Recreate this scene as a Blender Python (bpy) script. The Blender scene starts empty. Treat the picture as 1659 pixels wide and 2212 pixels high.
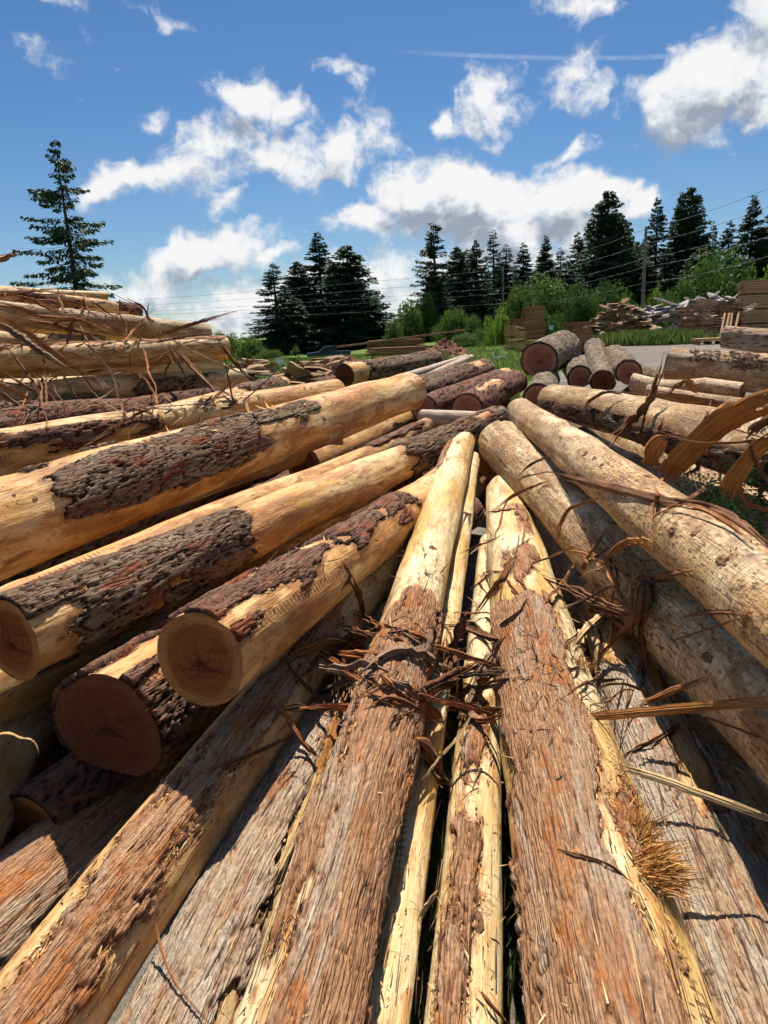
import bpy, math, random
import numpy as np
from mathutils import Vector, Matrix
from mathutils.bvhtree import BVHTree

scn = bpy.context.scene
COL = scn.collection
RAD = math.radians

# ------------------------------------------------------------------ camera
CAM_H = 1.9
PITCH, ROLL = RAD(13.75), RAD(2.3)
FPX, CX, CY = 1598.0, 829.5, 1106.0          # 26 mm lens on a frame measured as 1659 x 2212
fwd = Vector((0, math.cos(PITCH), -math.sin(PITCH)))
rgt0 = Vector((1, 0, 0)); up0 = rgt0.cross(fwd)
rgt = rgt0 * math.cos(ROLL) - up0 * math.sin(ROLL)
upv = up0 * math.cos(ROLL) + rgt0 * math.sin(ROLL)
cam_data = bpy.data.cameras.new('camera')
cam = bpy.data.objects.new('camera', cam_data); COL.objects.link(cam)
cam_data.sensor_fit = 'VERTICAL'; cam_data.sensor_height = 36; cam_data.lens = 26
cam_data.clip_start = 0.05; cam_data.clip_end = 3000
cam.matrix_world = Matrix(((rgt.x, upv.x, -fwd.x, 0), (rgt.y, upv.y, -fwd.y, 0), (rgt.z, upv.z, -fwd.z, CAM_H), (0, 0, 0, 1)))
scn.camera = cam
EYE = Vector((0, 0, CAM_H))

def ray(px, py):
    return fwd + rgt * ((px - CX) / FPX) - upv * ((py - CY) / FPX)
def atd(px, py, d):                      # point at depth d along the optical axis
    return EYE + ray(px, py) * d
def atz(px, py, z):                      # point on the level z
    r = ray(px, py); return EYE + r * ((z - CAM_H) / r.z)
def depth(p): return (Vector(p) - EYE).dot(fwd)

# ------------------------------------------------------------------ sun
SUN_EL, SUN_AZ = RAD(58), RAD(4)        # azimuth measured from +Y towards +X
sun_dir = Vector((math.sin(SUN_AZ) * math.cos(SUN_EL), math.cos(SUN_AZ) * math.cos(SUN_EL), math.sin(SUN_EL)))
sd = bpy.data.lights.new('sun', 'SUN'); sd.energy = 5.0; sd.angle = RAD(0.53); sd.color = (1.0, 0.93, 0.82)
so = bpy.data.objects.new('sun', sd); COL.objects.link(so)
so.rotation_euler = sun_dir.to_track_quat('Z', 'Y').to_euler()
so.location = (0, 0, 30)

# ------------------------------------------------------------------ node helper
class NT:
    def __init__(s, tree): s.t = tree; s.N = tree.nodes; s.L = tree.links
    def n(s, typ, **kw):
        nd = s.N.new(typ)
        for k, v in kw.items(): setattr(nd, k, v)
        return nd
    def put(s, sock, v):
        if v is None: return
        if hasattr(v, 'links') or isinstance(v, bpy.types.NodeSocket): s.L.new(v, sock)
        else:
            if sock.type == 'RGBA' and len(v) == 3: v = (*v, 1)
            sock.default_value = v
    def math(s, op, a, b=None, c=None, clamp=False):
        m = s.n('ShaderNodeMath', operation=op, use_clamp=clamp)
        s.put(m.inputs[0], a); s.put(m.inputs[1], b); s.put(m.inputs[2], c); return m.outputs[0]
    def vmath(s, op, a, b=None):
        m = s.n('ShaderNodeVectorMath', operation=op); s.put(m.inputs[0], a); s.put(m.inputs[1], b); return m
    def mapr(s, v, a, b, c=0., d=1., smooth=True):
        m = s.n('ShaderNodeMapRange', interpolation_type='SMOOTHSTEP' if smooth else 'LINEAR')
        s.put(m.inputs[0], v)
        for i, x in zip((1, 2, 3, 4), (a, b, c, d)): s.put(m.inputs[i], x)
        return m.outputs[0]
    def mapping(s, vec, loc=(0, 0, 0), rot=(0, 0, 0), sc=(1, 1, 1)):
        m = s.n('ShaderNodeMapping'); s.put(m.inputs[0], vec)
        m.inputs[1].default_value = loc; m.inputs[2].default_value = rot; m.inputs[3].default_value = sc
        return m.outputs[0]
    def noise(s, vec, scale=1., detail=3., rough=.5, dist=0., col=False):
        m = s.n('ShaderNodeTexNoise'); s.put(m.inputs['Vector'], vec)
        m.inputs['Scale'].default_value = scale; m.inputs['Detail'].default_value = detail
        m.inputs['Roughness'].default_value = rough; m.inputs['Distortion'].default_value = dist
        return m.outputs['Color' if col else 'Fac']
    def voro(s, vec, scale=1., feature='F1', out='Distance', rnd=1.):
        m = s.n('ShaderNodeTexVoronoi', feature=feature); s.put(m.inputs['Vector'], vec)
        m.inputs['Scale'].default_value = scale; m.inputs['Randomness'].default_value = rnd
        return m.outputs[out]
    def mix(s, f, a, b):
        m = s.n('ShaderNodeMix', data_type='RGBA', blend_type='MIX')
        s.put(m.inputs[0], f); s.put(m.inputs[6], a); s.put(m.inputs[7], b); return m.outputs[2]
    def mult(s, f, a, b):
        m = s.n('ShaderNodeMix', data_type='RGBA', blend_type='MULTIPLY')
        s.put(m.inputs[0], f); s.put(m.inputs[6], a); s.put(m.inputs[7], b); return m.outputs[2]
    def ramp(s, f, stops):
        m = s.n('ShaderNodeValToRGB'); e = m.color_ramp.elements
        while len(e) < len(stops): e.new(0.5)
        for el, (p, c) in zip(e, stops): el.position = p; el.color = (*c, 1)
        s.put(m.inputs[0], f); return m.outputs[0]

# ------------------------------------------------------------------ sky with clouds
world = bpy.data.worlds.new('World'); scn.world = world; world.use_nodes = True
W = NT(world.node_tree); W.N.clear()

def px_dir(px, py):
    v = ray(px, py).normalized()
    return math.atan2(v.x, v.y), math.asin(v.z)
# centre x, y, radius x, y (pixels), tilt, weight
BLOBS = [
 (290,398,120,42,-4,1.05),(400,370,130,58,-6,1.05),(470,300,150,70,-20,.9),(540,208,112,42,12,.98),(632,228,48,42,35,.98),
 (640,350,120,60,0,.78),(560,335,150,62,-8,.9),(330,385,150,46,-3,1.0),(745,330,115,62,-28,1.02),(500,428,60,24,-30,.75),(345,255,38,34,40,.7),
 (742,132,62,34,25,.66),(775,185,28,60,-15,.55),
 (1085,210,88,78,-15,1.15),(1225,178,78,56,25,.92),(1075,268,60,30,0,.8),(955,270,42,26,-18,.86),(1248,332,82,28,-14,.78),
 (1600,150,170,84,-40,1.45),(1560,180,190,90,-30,1.6),(1000,440,230,70,0,1.5),(1475,195,120,44,-8,1.2),(1655,40,70,90,0,1.3),(1640,230,120,40,0,1.25),
 (1262,12,104,30,6,.66),(110,12,140,34,14,.6),(360,14,130,30,10,.55),(60,110,90,36,20,.52),(250,105,130,22,5,.42),
 (905,418,110,72,-8,1.45),(800,470,100,44,-10,1.3),(1000,470,200,62,4,1.4),(1210,440,170,58,2,1.45),(1385,448,46,42,0,1.2),
 (1130,500,250,40,0,1.3),(1510,272,40,16,-20,.6),
 (440,556,160,40,-5,1.3),(600,552,90,24,0,.95),(330,600,130,40,0,.9),(560,640,250,62,0,1.0),(770,600,170,56,0,1.05),
 (880,660,200,60,0,1.0),(1080,560,240,40,0,1.1),(250,650,140,40,0,.8),(700,690,400,40,0,1.0),(655,505,40,14,0,.7),(1100,335,22,12,0,.5),
]
g = bpy.data.node_groups.new('cloud_density', 'ShaderNodeTree')
g.interface.new_socket('P', in_out='INPUT', socket_type='NodeSocketVector')
g.interface.new_socket('D', in_out='OUTPUT', socket_type='NodeSocketFloat')
g.interface.new_socket('C', in_out='OUTPUT', socket_type='NodeSocketFloat')
G = NT(g); gi = G.n('NodeGroupInput'); go = G.n('NodeGroupOutput')
P0_ = gi.outputs[0]
warp = G.noise(P0_, 9.0, 3, .6, col=True)
wv = G.vmath('SUBTRACT', warp, (.5, .5, .5)).outputs[0]
wm = G.n('ShaderNodeVectorMath', operation='MULTIPLY'); G.put(wm.inputs[0], wv); wm.inputs[1].default_value = (.10, .085, 0)
P1_ = G.vmath('ADD', P0_, wm.outputs[0]).outputs[0]
cov = None
for (bx_, by_, rx_, ry_, an_, wt_) in BLOBS:
    az, el = px_dir(bx_, by_)
    k = 1.0 / (FPX * (1 + ((bx_ - CX)**2 + (by_ - CY)**2) / FPX**2)**.5)
    mp = G.n('ShaderNodeMapping', vector_type='TEXTURE'); G.L.new(P1_, mp.inputs[0])
    mp.inputs[1].default_value = (az, el, 0); mp.inputs[2].default_value = (0, 0, RAD(-an_) + ROLL)
    mp.inputs[3].default_value = (rx_ * k * 1.16, ry_ * k * 1.16, 1)
    ln = G.vmath('LENGTH', mp.outputs[0]).outputs['Value']
    v = G.math('MULTIPLY_ADD', ln, -wt_, wt_ + (wt_ - 1) * .35)
    cov = v if cov is None else G.math('MAXIMUM', cov, v)
# beyond the view the same scattered cumulus carries on
sp = G.n('ShaderNodeSeparateXYZ'); G.L.new(P0_, sp.inputs[0])
away = G.math('SQRT', G.math('ADD', G.math('POWER', G.math('MULTIPLY', sp.outputs[0], 1.55), 2.), G.math('POWER', G.math('MULTIPLY', G.math('SUBTRACT', sp.outputs[1], .05), 1.9), 2.)))
gen = G.math('MULTIPLY', G.math('SUBTRACT', G.noise(P0_, 2.6, 2, .5), .52), 4.5)
gen = G.math('MINIMUM', gen, 1.1)
gen = G.math('SUBTRACT', gen, G.mapr(away, .85, 1.15, 3., 0.))
cov = G.math('MAXIMUM', cov, gen)
cov = G.math('MAXIMUM', cov, -1.2)
fb = G.noise(P1_, 13.0, 6, .6)
fb2 = G.noise(P0_, 46.0, 5, .62)
D_ = G.math('ADD', cov, G.math('MULTIPLY', G.math('SUBTRACT', fb, .5), 2.7))
D_ = G.math('ADD', D_, G.math('MULTIPLY', G.math('SUBTRACT', fb2, .5), 1.05))
G.L.new(D_, go.inputs[0]); G.L.new(cov, go.inputs[1])

geo = W.n('ShaderNodeTexCoord')
sx = W.n('ShaderNodeSeparateXYZ'); W.L.new(geo.outputs['Generated'], sx.inputs[0])
az_ = W.math('ARCTAN2', sx.outputs[0], sx.outputs[1])
el_ = W.math('ARCSINE', sx.outputs[2])
cp = W.n('ShaderNodeCombineXYZ'); W.L.new(az_, cp.inputs[0]); W.L.new(el_, cp.inputs[1])
def dens(vec):
    nd = W.n('ShaderNodeGroup'); nd.node_tree = g; W.L.new(vec, nd.inputs[0]); return nd
d0 = dens(cp.outputs[0])
off = W.vmath('ADD', cp.outputs[0], (.010, .028, 0)).outputs[0]
d1 = dens(off)
alpha = W.mapr(d0.outputs[0], .02, .80)
alpha = W.math('MULTIPLY', alpha, W.mapr(el_, -.03, .02))
lit = W.math('SUBTRACT', d0.outputs[0], d1.outputs[0])
lit = W.math('ADD', .70, W.math('MULTIPLY', lit, .62))
lit = W.math('SUBTRACT', lit, W.math('MULTIPLY', W.mapr(d1.outputs[0], .5, 1.9), .60), clamp=True)
ccol = W.ramp(lit, [(0., (.36, .41, .50)), (.35, (.56, .61, .69)), (.7, (.86, .89, .93)), (1., (1., 1., 1.))])
# the vapour trail
az0, el0 = px_dir(835, 108); az1, el1 = px_dir(1500, 120)
tt = W.mapr(az_, az0, az1, el0, el1, smooth=False)
dv = W.math('ABSOLUTE', W.math('SUBTRACT', el_, tt))
trail = W.math('MULTIPLY', W.mapr(dv, .0008, .0035, 1., 0.), W.math('MULTIPLY', W.mapr(az_, az0 - .02, az0 + .12), W.mapr(az_, az1 - .02, az1 + .01, 1., 0.)))
trail = W.math('MULTIPLY', trail, W.math('MULTIPLY', W.noise(cp.outputs[0], 90., 4, .6), .34))
alpha = W.math('MAXIMUM', alpha, trail)
sky = W.n('ShaderNodeTexSky', sky_type='NISHITA'); sky.sun_disc = False
sky.sun_elevation = SUN_EL; sky.sun_rotation = SUN_AZ; sky.air_density = 1.0; sky.dust_density = .1; sky.ozone_density = 3.0
hs = W.n('ShaderNodeHueSaturation'); hs.inputs['Saturation'].default_value = 1.14; hs.inputs['Value'].default_value = .92
W.L.new(W.mult(1., sky.outputs[0], (.90, .985, 1.10)), hs.inputs['Color'])
b0 = W.n('ShaderNodeBackground'); W.L.new(hs.outputs[0], b0.inputs[0]); b0.inputs[1].default_value = .059
b1 = W.n('ShaderNodeBackground'); W.L.new(ccol, b1.inputs[0]); b1.inputs[1].default_value = .66
mx = W.n('ShaderNodeMixShader'); W.L.new(alpha, mx.inputs[0]); W.L.new(b0.outputs[0], mx.inputs[1]); W.L.new(b1.outputs[0], mx.inputs[2])
wo = W.n('ShaderNodeOutputWorld'); W.L.new(mx.outputs[0], wo.inputs[0])

vs = scn.view_settings
vs.view_transform = 'Standard'; vs.look = 'None'; vs.exposure = 0.5; vs.gamma = 1.0
try: vs.use_curve_mapping = False
except Exception: pass
scn.cycles.use_denoising = True
scn.cycles.max_bounces = 4; scn.cycles.diffuse_bounces = 1; scn.cycles.glossy_bounces = 1; scn.cycles.transmission_bounces = 2
scn.cycles.use_adaptive_sampling = True; scn.cycles.adaptive_threshold = .05; scn.cycles.adaptive_min_samples = 12
world.cycles.sampling_method = 'NONE'

# ------------------------------------------------------------------ noise maps (tileable, made once)
NM = 1024
def fftnoise(fx, fy, seed):              # feature size in cells of the map
    r = np.random.RandomState(seed).randn(NM, NM)
    kx = np.fft.fftfreq(NM)[:, None]; ky = np.fft.fftfreq(NM)[None, :]
    F = np.fft.fft2(r) * np.exp(-0.5 * ((kx * fx * 2.4)**2 + (ky * fy * 2.4)**2))
    o = np.real(np.fft.ifft2(F)); return ((o - o.mean()) / o.std()).astype(np.float32)
def worley(nx, ny, seed, wx=None, wy=None, jit=.9):
    rs = np.random.RandomState(seed)
    jx = rs.rand(nx, ny) * jit; jy = rs.rand(nx, ny) * jit; cid = rs.rand(nx, ny); tl = rs.rand(nx, ny) - .5
    gx, gy = np.meshgrid(np.arange(NM) / NM * nx, np.arange(NM) / NM * ny, indexing='ij')
    if wx is not None: gx = gx + wx
    if wy is not None: gy = gy + wy
    ix = np.floor(gx).astype(int); iy = np.floor(gy).astype(int)
    f1 = np.full((NM, NM), 9.); f2 = np.full((NM, NM), 9.); idm = np.zeros((NM, NM)); ddx = np.zeros((NM, NM)); tm = np.zeros((NM, NM))
    for a in (-1, 0, 1):
        for b in (-1, 0, 1):
            cx_ = ix + a; cy_ = iy + b; mx_ = cx_ % nx; my_ = cy_ % ny
            dx = gx - cx_ - jx[mx_, my_]; dy = gy - cy_ - jy[mx_, my_]
            d = np.sqrt(dx * dx + dy * dy); nearer = d < f1
            f2 = np.where(nearer, f1, np.minimum(f2, d)); f1 = np.where(nearer, d, f1)
            idm = np.where(nearer, cid[mx_, my_], idm); ddx = np.where(nearer, dx, ddx); tm = np.where(nearer, tl[mx_, my_], tm)
    return f1, f2, idm, ddx, tm
def sstep(a, b, x):
    t = np.clip((x - a) / (b - a), 0, 1); return t * t * (3 - 2 * t)
# maps span 3.2 m along the stem and 1.6 m around it
MS, MC = 3.2, 1.6
N_A = fftnoise(90, 45, 1); N_B = fftnoise(30, 22, 2); N_C = fftnoise(9, 9, 3); N_D = fftnoise(160, 160, 4); N_E = fftnoise(3, 3, 5)
f1, f2, idm, ddx, tm = worley(42, 140, 11, wx=N_B * .35 + N_C * .15, wy=N_A * .8 + N_B * .35)
FLAKE = .42 * idm + .50 * sstep(0, .22, f2 - f1) + .55 * ddx * tm * 2
g1, g2, gid, gdx, gt = worley(8, 46, 12, wx=N_B * .25, wy=N_A * .9 + N_B * .35 + N_C * .1)
FLAKE = FLAKE * .6 + .75 * sstep(0, .12, g2 - g1) + .22 * gid
FLAKE = ((FLAKE - FLAKE.min()) / (FLAKE.max() - FLAKE.min())).astype(np.float32)
f1, f2, idm, ddx, tm = worley(11, 46, 21, wx=N_B * .35 + N_C * .10, wy=N_A * .75 + N_B * .35 + N_C * .12)
h1, h2, hid, hdx, ht = worley(90, 100, 22, wx=N_C * .4, wy=N_C * .4)
k1, k2, kid, kdx, kt = worley(56, 84, 23, wx=N_C * .4 + N_B * .2, wy=N_B * .4 + N_C * .35)
FURROW = .85 * sstep(0.01, .15, f2 - f1) * (.72 + .28 * idm) + (.26 * kid + .16 * sstep(0, .14, k2 - k1) - .5 * kdx * kt + .06 * hid) * sstep(.03, .16, f2 - f1)
FURROW = ((FURROW - FURROW.min()) / (FURROW.max() - FURROW.min())).astype(np.float32)
f1, f2, idm, ddx, tm = worley(46, 40, 31, wx=N_B * .4 + N_C * .2, wy=N_B * .4 + N_C * .15)
SCALE_ = .6 * idm + .5 * sstep(0, .2, f2 - f1) - .7 * ddx * (.6 + tm)
SCALE_ = ((SCALE_ - SCALE_.min()) / (SCALE_.max() - SCALE_.min())).astype(np.float32)
def samp(m, s, c, ss=MS, cc=MC):
    u = (s / ss * NM) % NM; v = (c / cc * NM) % NM
    i = np.floor(u).astype(int); j = np.floor(v).astype(int); fu = u - i; fv = v - j
    i %= NM; j %= NM; i1 = (i + 1) % NM; j1 = (j + 1) % NM
    return m[i, j] * (1 - fu) * (1 - fv) + m[i1, j] * fu * (1 - fv) + m[i, j1] * (1 - fu) * fv + m[i1, j1] * fu * fv

# ------------------------------------------------------------------ mesh + object helpers
def mesh_np(name, V, F, uv=None, attr=None, smooth=True, mi=None, mats=()):
    V = np.asarray(V, np.float32); F = np.asarray(F, np.int32); k = F.shape[1]
    me = bpy.data.meshes.new(name)
    me.vertices.add(len(V)); me.vertices.foreach_set('co', V.ravel())
    me.loops.add(F.size); me.loops.foreach_set('vertex_index', F.ravel())
    me.polygons.add(len(F)); me.polygons.foreach_set('loop_start', np.arange(0, F.size, k, dtype=np.int32))
    me.polygons.foreach_set('use_smooth', np.full(len(F), smooth))
    if mi is not None: me.polygons.foreach_set('material_index', np.asarray(mi, np.int32))
    for m in mats: me.materials.append(m)
    if uv is not None:
        l = me.uv_layers.new(name='UVMap'); l.data.foreach_set('uv', np.asarray(uv, np.float32)[F.ravel()].ravel())
    if attr:
        for an, av in attr.items():
            a = me.attributes.new(an, 'FLOAT', 'POINT'); a.data.foreach_set('value', np.asarray(av, np.float32))
    me.update(calc_edges=True); me.validate(verbose=False)
    return me
def obj(name, me, parent=None, loc=None):
    o = bpy.data.objects.new(name, me); COL.objects.link(o)
    if parent is not None: o.parent = parent
    if loc is not None: o.location = loc
    return o
def tag(o, label=None, cat=None, group=None, kind=None):
    if label: o['label'] = label
    if cat: o['category'] = cat
    if group: o['group'] = group
    if kind: o['kind'] = kind
    return o
def empty(name, loc, rot=None):
    o = bpy.data.objects.new(name, None); COL.objects.link(o); o.location = loc; o.empty_display_size = .2
    if rot is not None: o.rotation_euler = rot
    return o
def boxes(specs):                         # list of (centre, half size, rotation matrix or None)
    cv = np.array([(-1,-1,-1),(1,-1,-1),(1,1,-1),(-1,1,-1),(-1,-1,1),(1,-1,1),(1,1,1),(-1,1,1)], float)
    cf = np.array([(0,3,2,1),(4,5,6,7),(0,1,5,4),(1,2,6,5),(2,3,7,6),(3,0,4,7)])
    V, F = [], []
    for i, (c, h, R) in enumerate(specs):
        v = cv * np.array(h)
        if R is not None: v = v @ np.array(R).T
        V.append(v + np.array(c)); F.append(cf + 8 * i)
    return np.concatenate(V), np.concatenate(F)
def rotz(a): c, s = math.cos(a), math.sin(a); return np.array([[c, -s, 0], [s, c, 0], [0, 0, 1]])
# ------------------------------------------------------------------ materials
def material(name):
    m = bpy.data.materials.new(name); m.use_nodes = True
    t = NT(m.node_tree); t.N.clear()
    t.out = t.n('ShaderNodeOutputMaterial'); t.b = t.n('ShaderNodeBsdfPrincipled')
    t.L.new(t.b.outputs[0], t.out.inputs[0]); return m, t
def finish(t, col, rough=.8, bump=None, bstr=.5, bdist=.004, spec=.3):
    t.put(t.b.inputs['Base Color'], col); t.put(t.b.inputs['Roughness'], rough)
    t.b.inputs['Specular IOR Level'].default_value = spec
    if bump is not None:
        b = t.n('ShaderNodeBump'); b.inputs['Strength'].default_value = bstr; b.inputs['Distance'].default_value = bdist
        t.L.new(bump, b.inputs['Height']); t.L.new(b.outputs[0], t.b.inputs['Normal'])
def uvv(t): return t.n('ShaderNodeUVMap').outputs[0]
def attr(t, nm):
    a = t.n('ShaderNodeAttribute'); a.attribute_name = nm; return a.outputs['Fac']
def orand(t): return t.n('ShaderNodeObjectInfo').outputs['Random']

def wood_material(name, cream, gold, red, red_amt, speck_amt, grey_amt, tooth, scratch, red_scale=(2.2, 7)):
    m, t = material(name); uv = uvv(t)
    big = t.noise(t.mapping(uv, sc=(1.1, 5, 1)), 1, 3, .6, .4)
    col = t.mix(t.mapr(big, .36, .64), cream, gold)
    grain = t.noise(t.mapping(uv, sc=(4, 150, 1)), 1, 2, .65)
    col = t.mult(.75, col, t.ramp(grain, [(.25, (.62, .50, .38)), (.55, (1, 1, 1)), (.8, (1.08, 1.06, 1.0))]))
    mid = t.noise(t.mapping(uv, sc=(7, 22, 1)), 1, 4, .72)
    col = t.mult(.9, col, t.ramp(mid, [(.28, (.42, .28, .17)), (.44, (.86, .78, .68)), (.54, (1, 1, 1)), (.75, (1.12, 1.10, 1.04))]))
    # bast and inner bark left behind by the debarker
    rn = t.noise(t.mapping(uv, loc=(3.1, 1.7, 0), sc=(*red_scale, 1)), 1, 5, .7, .6)
    rn = t.math('ADD', rn, t.math('ADD', t.math('MULTIPLY', t.math('SUBTRACT', mid, .5), .55), t.math('MULTIPLY', t.math('SUBTRACT', grain, .5), .35)))
    rf = t.mapr(rn, 1.0 - red_amt - .02, 1.0 - red_amt + .12)
    rcol = t.mix(t.mapr(grain, .35, .65), red, (red[0] * 1.75, red[1] * 2.4, red[2] * 2.6))
    col = t.mix(t.math('MULTIPLY', rf, .85), col, rcol)
    bt = attr(t, 'bast')
    bf = t.mapr(t.math('ADD', bt, t.math('ADD', t.math('MULTIPLY', t.math('SUBTRACT', mid, .5), 1.1), t.math('MULTIPLY', t.math('SUBTRACT', grain, .5), .7))), .42, .80)
    col = t.mix(t.math('MULTIPLY', bf, .9), col, t.mix(t.mapr(grain, .36, .62), (.13, .042, .014), (.46, .20, .055)))
    rf = t.math('MAXIMUM', rf, bf)
    # weathered grey bloom
    gn = t.noise(t.mapping(uv, loc=(9, 4, 0), sc=(3, 7, 1)), 1, 5, .72)
    col = t.mix(t.math('MULTIPLY', t.mapr(gn, .70 - grey_amt, .86 - grey_amt), .72), col, (.24, .21, .18))
    # dark specks and torn fibre
    sn = t.noise(t.mapping(uv, loc=(5, 2, 0), sc=(26, 75, 1)), 1, 3, .65)
    sm = big
    sf = t.mapr(t.math('ADD', sn, t.math('MULTIPLY', t.math('ADD', sm, gn), .34)), 1.06 - speck_amt, 1.13 - speck_amt)
    col = t.mix(t.math('MULTIPLY', sf, .88), col, (.13, .062, .026))
    h = t.math('SUBTRACT', t.math('ADD', t.math('MULTIPLY', grain, .5), t.math('MULTIPLY', mid, .9)), t.math('MULTIPLY', sf, .7))
    h = t.math('ADD', h, t.math('MULTIPLY', rf, .35))
    if scratch:
        cn = t.noise(t.mapping(uv, loc=(2, 2, 0), rot=(0, 0, .15), sc=(55, 13, 1)), 1, 3, .65)
        cf = t.mapr(t.math('ADD', cn, t.math('MULTIPLY', gn, .7)), 1.08 - scratch, 1.20 - scratch)
        col = t.mix(t.math('MULTIPLY', cf, .45), col, (.27, .15, .07)); h = t.math('SUBTRACT', h, t.math('MULTIPLY', cf, .4))
    if tooth:
        # rows of feed-roller bites: dark torn notches every three centimetres
        sp = t.n('ShaderNodeSeparateXYZ'); t.L.new(uv, sp.inputs[0])
        wob = t.math('MULTIPLY', t.math('SUBTRACT', t.noise(t.mapping(uv, sc=(.8, .5, 1)), 1, 2, .5), .5), .16)
        c = t.math('ADD', sp.outputs[1], wob)
        row = t.math('ABSOLUTE', t.math('SUBTRACT', t.math('FRACT', t.math('MULTIPLY', c, 3.1)), .5))
        rowm = t.mapr(row, .02, .055, 1, 0)
        jig = t.math('MULTIPLY', t.noise(t.mapping(uv, sc=(22, 30, 1)), 1, 2, .5), .6)
        fr = t.math('ABSOLUTE', t.math('SUBTRACT', t.math('FRACT', t.math('ADD', t.math('MULTIPLY', sp.outputs[0], 38.), jig)), .5))
        tf = t.math('MULTIPLY', rowm, t.mapr(fr, .10, .24, 1, 0))
        keep = t.mapr(t.noise(t.mapping(uv, loc=(8, 8, 0), sc=(1.1, 1.6, 1)), 1, 2, .5), .52, .58)
        tf = t.math('MULTIPLY', t.math('MULTIPLY', tf, keep), t.mapr(grain, .38, .52))
        col = t.mix(t.math('MULTIPLY', tf, .85), col, (.16, .07, .025)); h = t.math('SUBTRACT', h, t.math('MULTIPLY', tf, 1.3))
    finish(t, col, t.mapr(mid, .3, .7, .5, .75), h, .75, .006, .35)
    return m
W_FIR = wood_material('peeled_fir', (.90, .65, .32), (.74, .39, .105), (.27, .085, .020), .53, .04, .0, True, .0)
W_CREAM = wood_material('peeled_cream', (.90, .75, .46), (.74, .47, .15), (.36, .13, .032), .45, .05, .02, True, .10)
W_PALE = wood_material('peeled_pale', (.90, .73, .46), (.68, .43, .17), (.26, .105, .036), .54, .18, .13, False, .29)
W_GOLD = wood_material('peeled_gold', (.84, .63, .34), (.64, .38, .14), (.32, .11, .03), .46, .09, .03, False, .08)
W_DULL = wood_material('weathered_pole', (.55, .45, .34), (.42, .31, .21), (.20, .09, .05), .34, .08, .10, False, .05)

def bark_material(name, low, mid, top, patch, patch_amt, red, red_amt, fs, bd=.008, st=(.14, .36, .66)):
    m, t = material(name); uv = uvv(t); bh = attr(t, 'bark_height')
    fn = t.noise(t.mapping(uv, sc=fs), 1, 5, .74)
    v = t.math('ADD', t.math('MULTIPLY', bh, .72), t.math('MULTIPLY', t.math('SUBTRACT', fn, .36), .85))
    col = t.ramp(v, [(st[0], low), (st[1], mid), (st[2], top), (.95, tuple(min(1, c * 1.3) for c in top))])
    pn = t.noise(t.mapping(uv, loc=(4, 9, 0), sc=(1.1, 12, 1)), 1, 5, .68, .4)
    pf = t.math('MULTIPLY', t.mapr(pn, 1 - patch_amt - .07, 1 - patch_amt + .07), t.mapr(v, .25, .6))
    col = t.mix(t.math('MULTIPLY', pf, .8), col, patch)
    rn = t.noise(t.mapping(uv, loc=(7, 3, 0), sc=(3.2, 11, 1)), 1, 4, .7)
    col = t.mix(t.math('MULTIPLY', t.mapr(rn, 1 - red_amt - .05, 1 - red_amt + .06), .8), col, red)
    sp = t.noise(t.mapping(uv, sc=(60, 110, 1)), 1, 2, .6)
    col = t.mult(.7, col, t.ramp(sp, [(.3, (.62, .58, .55)), (.55, (1, 1, 1)), (.75, (1.2, 1.16, 1.1))]))
    vo = t.voro(t.mapping(uv, sc=(fs[0] * .9, fs[1] * .9, 1)), 1, 'DISTANCE_TO_EDGE')
    h = t.math('ADD', t.math('MULTIPLY', fn, 1.2), t.math('ADD', t.math('MULTIPLY', t.mapr(vo, 0, .2), .5), t.math('MULTIPLY', sp, .5)))
    finish(t, col, .88, h, 1.0, bd, .2)
    return m
B_CEDAR = bark_material('stringy_bark', (.065, .022, .009), (.29, .125, .056), (.52, .28, .145), (.58, .45, .325), .43, (.52, .18, .045), .43, (7, 110, 1), .011)
B_GREY = bark_material('grey_stringy_bark', (.060, .024, .012), (.31, .175, .105), (.54, .37, .24), (.60, .51, .40), .47, (.46, .16, .05), .41, (8, 100, 1), .012)
B_FIR = bark_material('furrowed_bark', (.024, .010, .005), (.115, .060, .034), (.28, .18, .112), (.34, .29, .195), .42, (.27, .068, .024), .41, (9, 70, 1), .012, (.22, .42, .70))
B_RED = bark_material('red_furrowed_bark', (.026, .009, .005), (.12, .052, .030), (.27, .145, .095), (.30, .225, .16), .38, (.30, .075, .026), .43, (9, 70, 1), .012, (.22, .42, .70))
B_SCALY = bark_material('scaly_bark', (.035, .021, .013), (.15, .098, .06), (.31, .235, .16), (.36, .31, .225), .44, (.24, .10, .04), .34, (10, 16, 1), .03, (.24, .42, .66))

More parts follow.
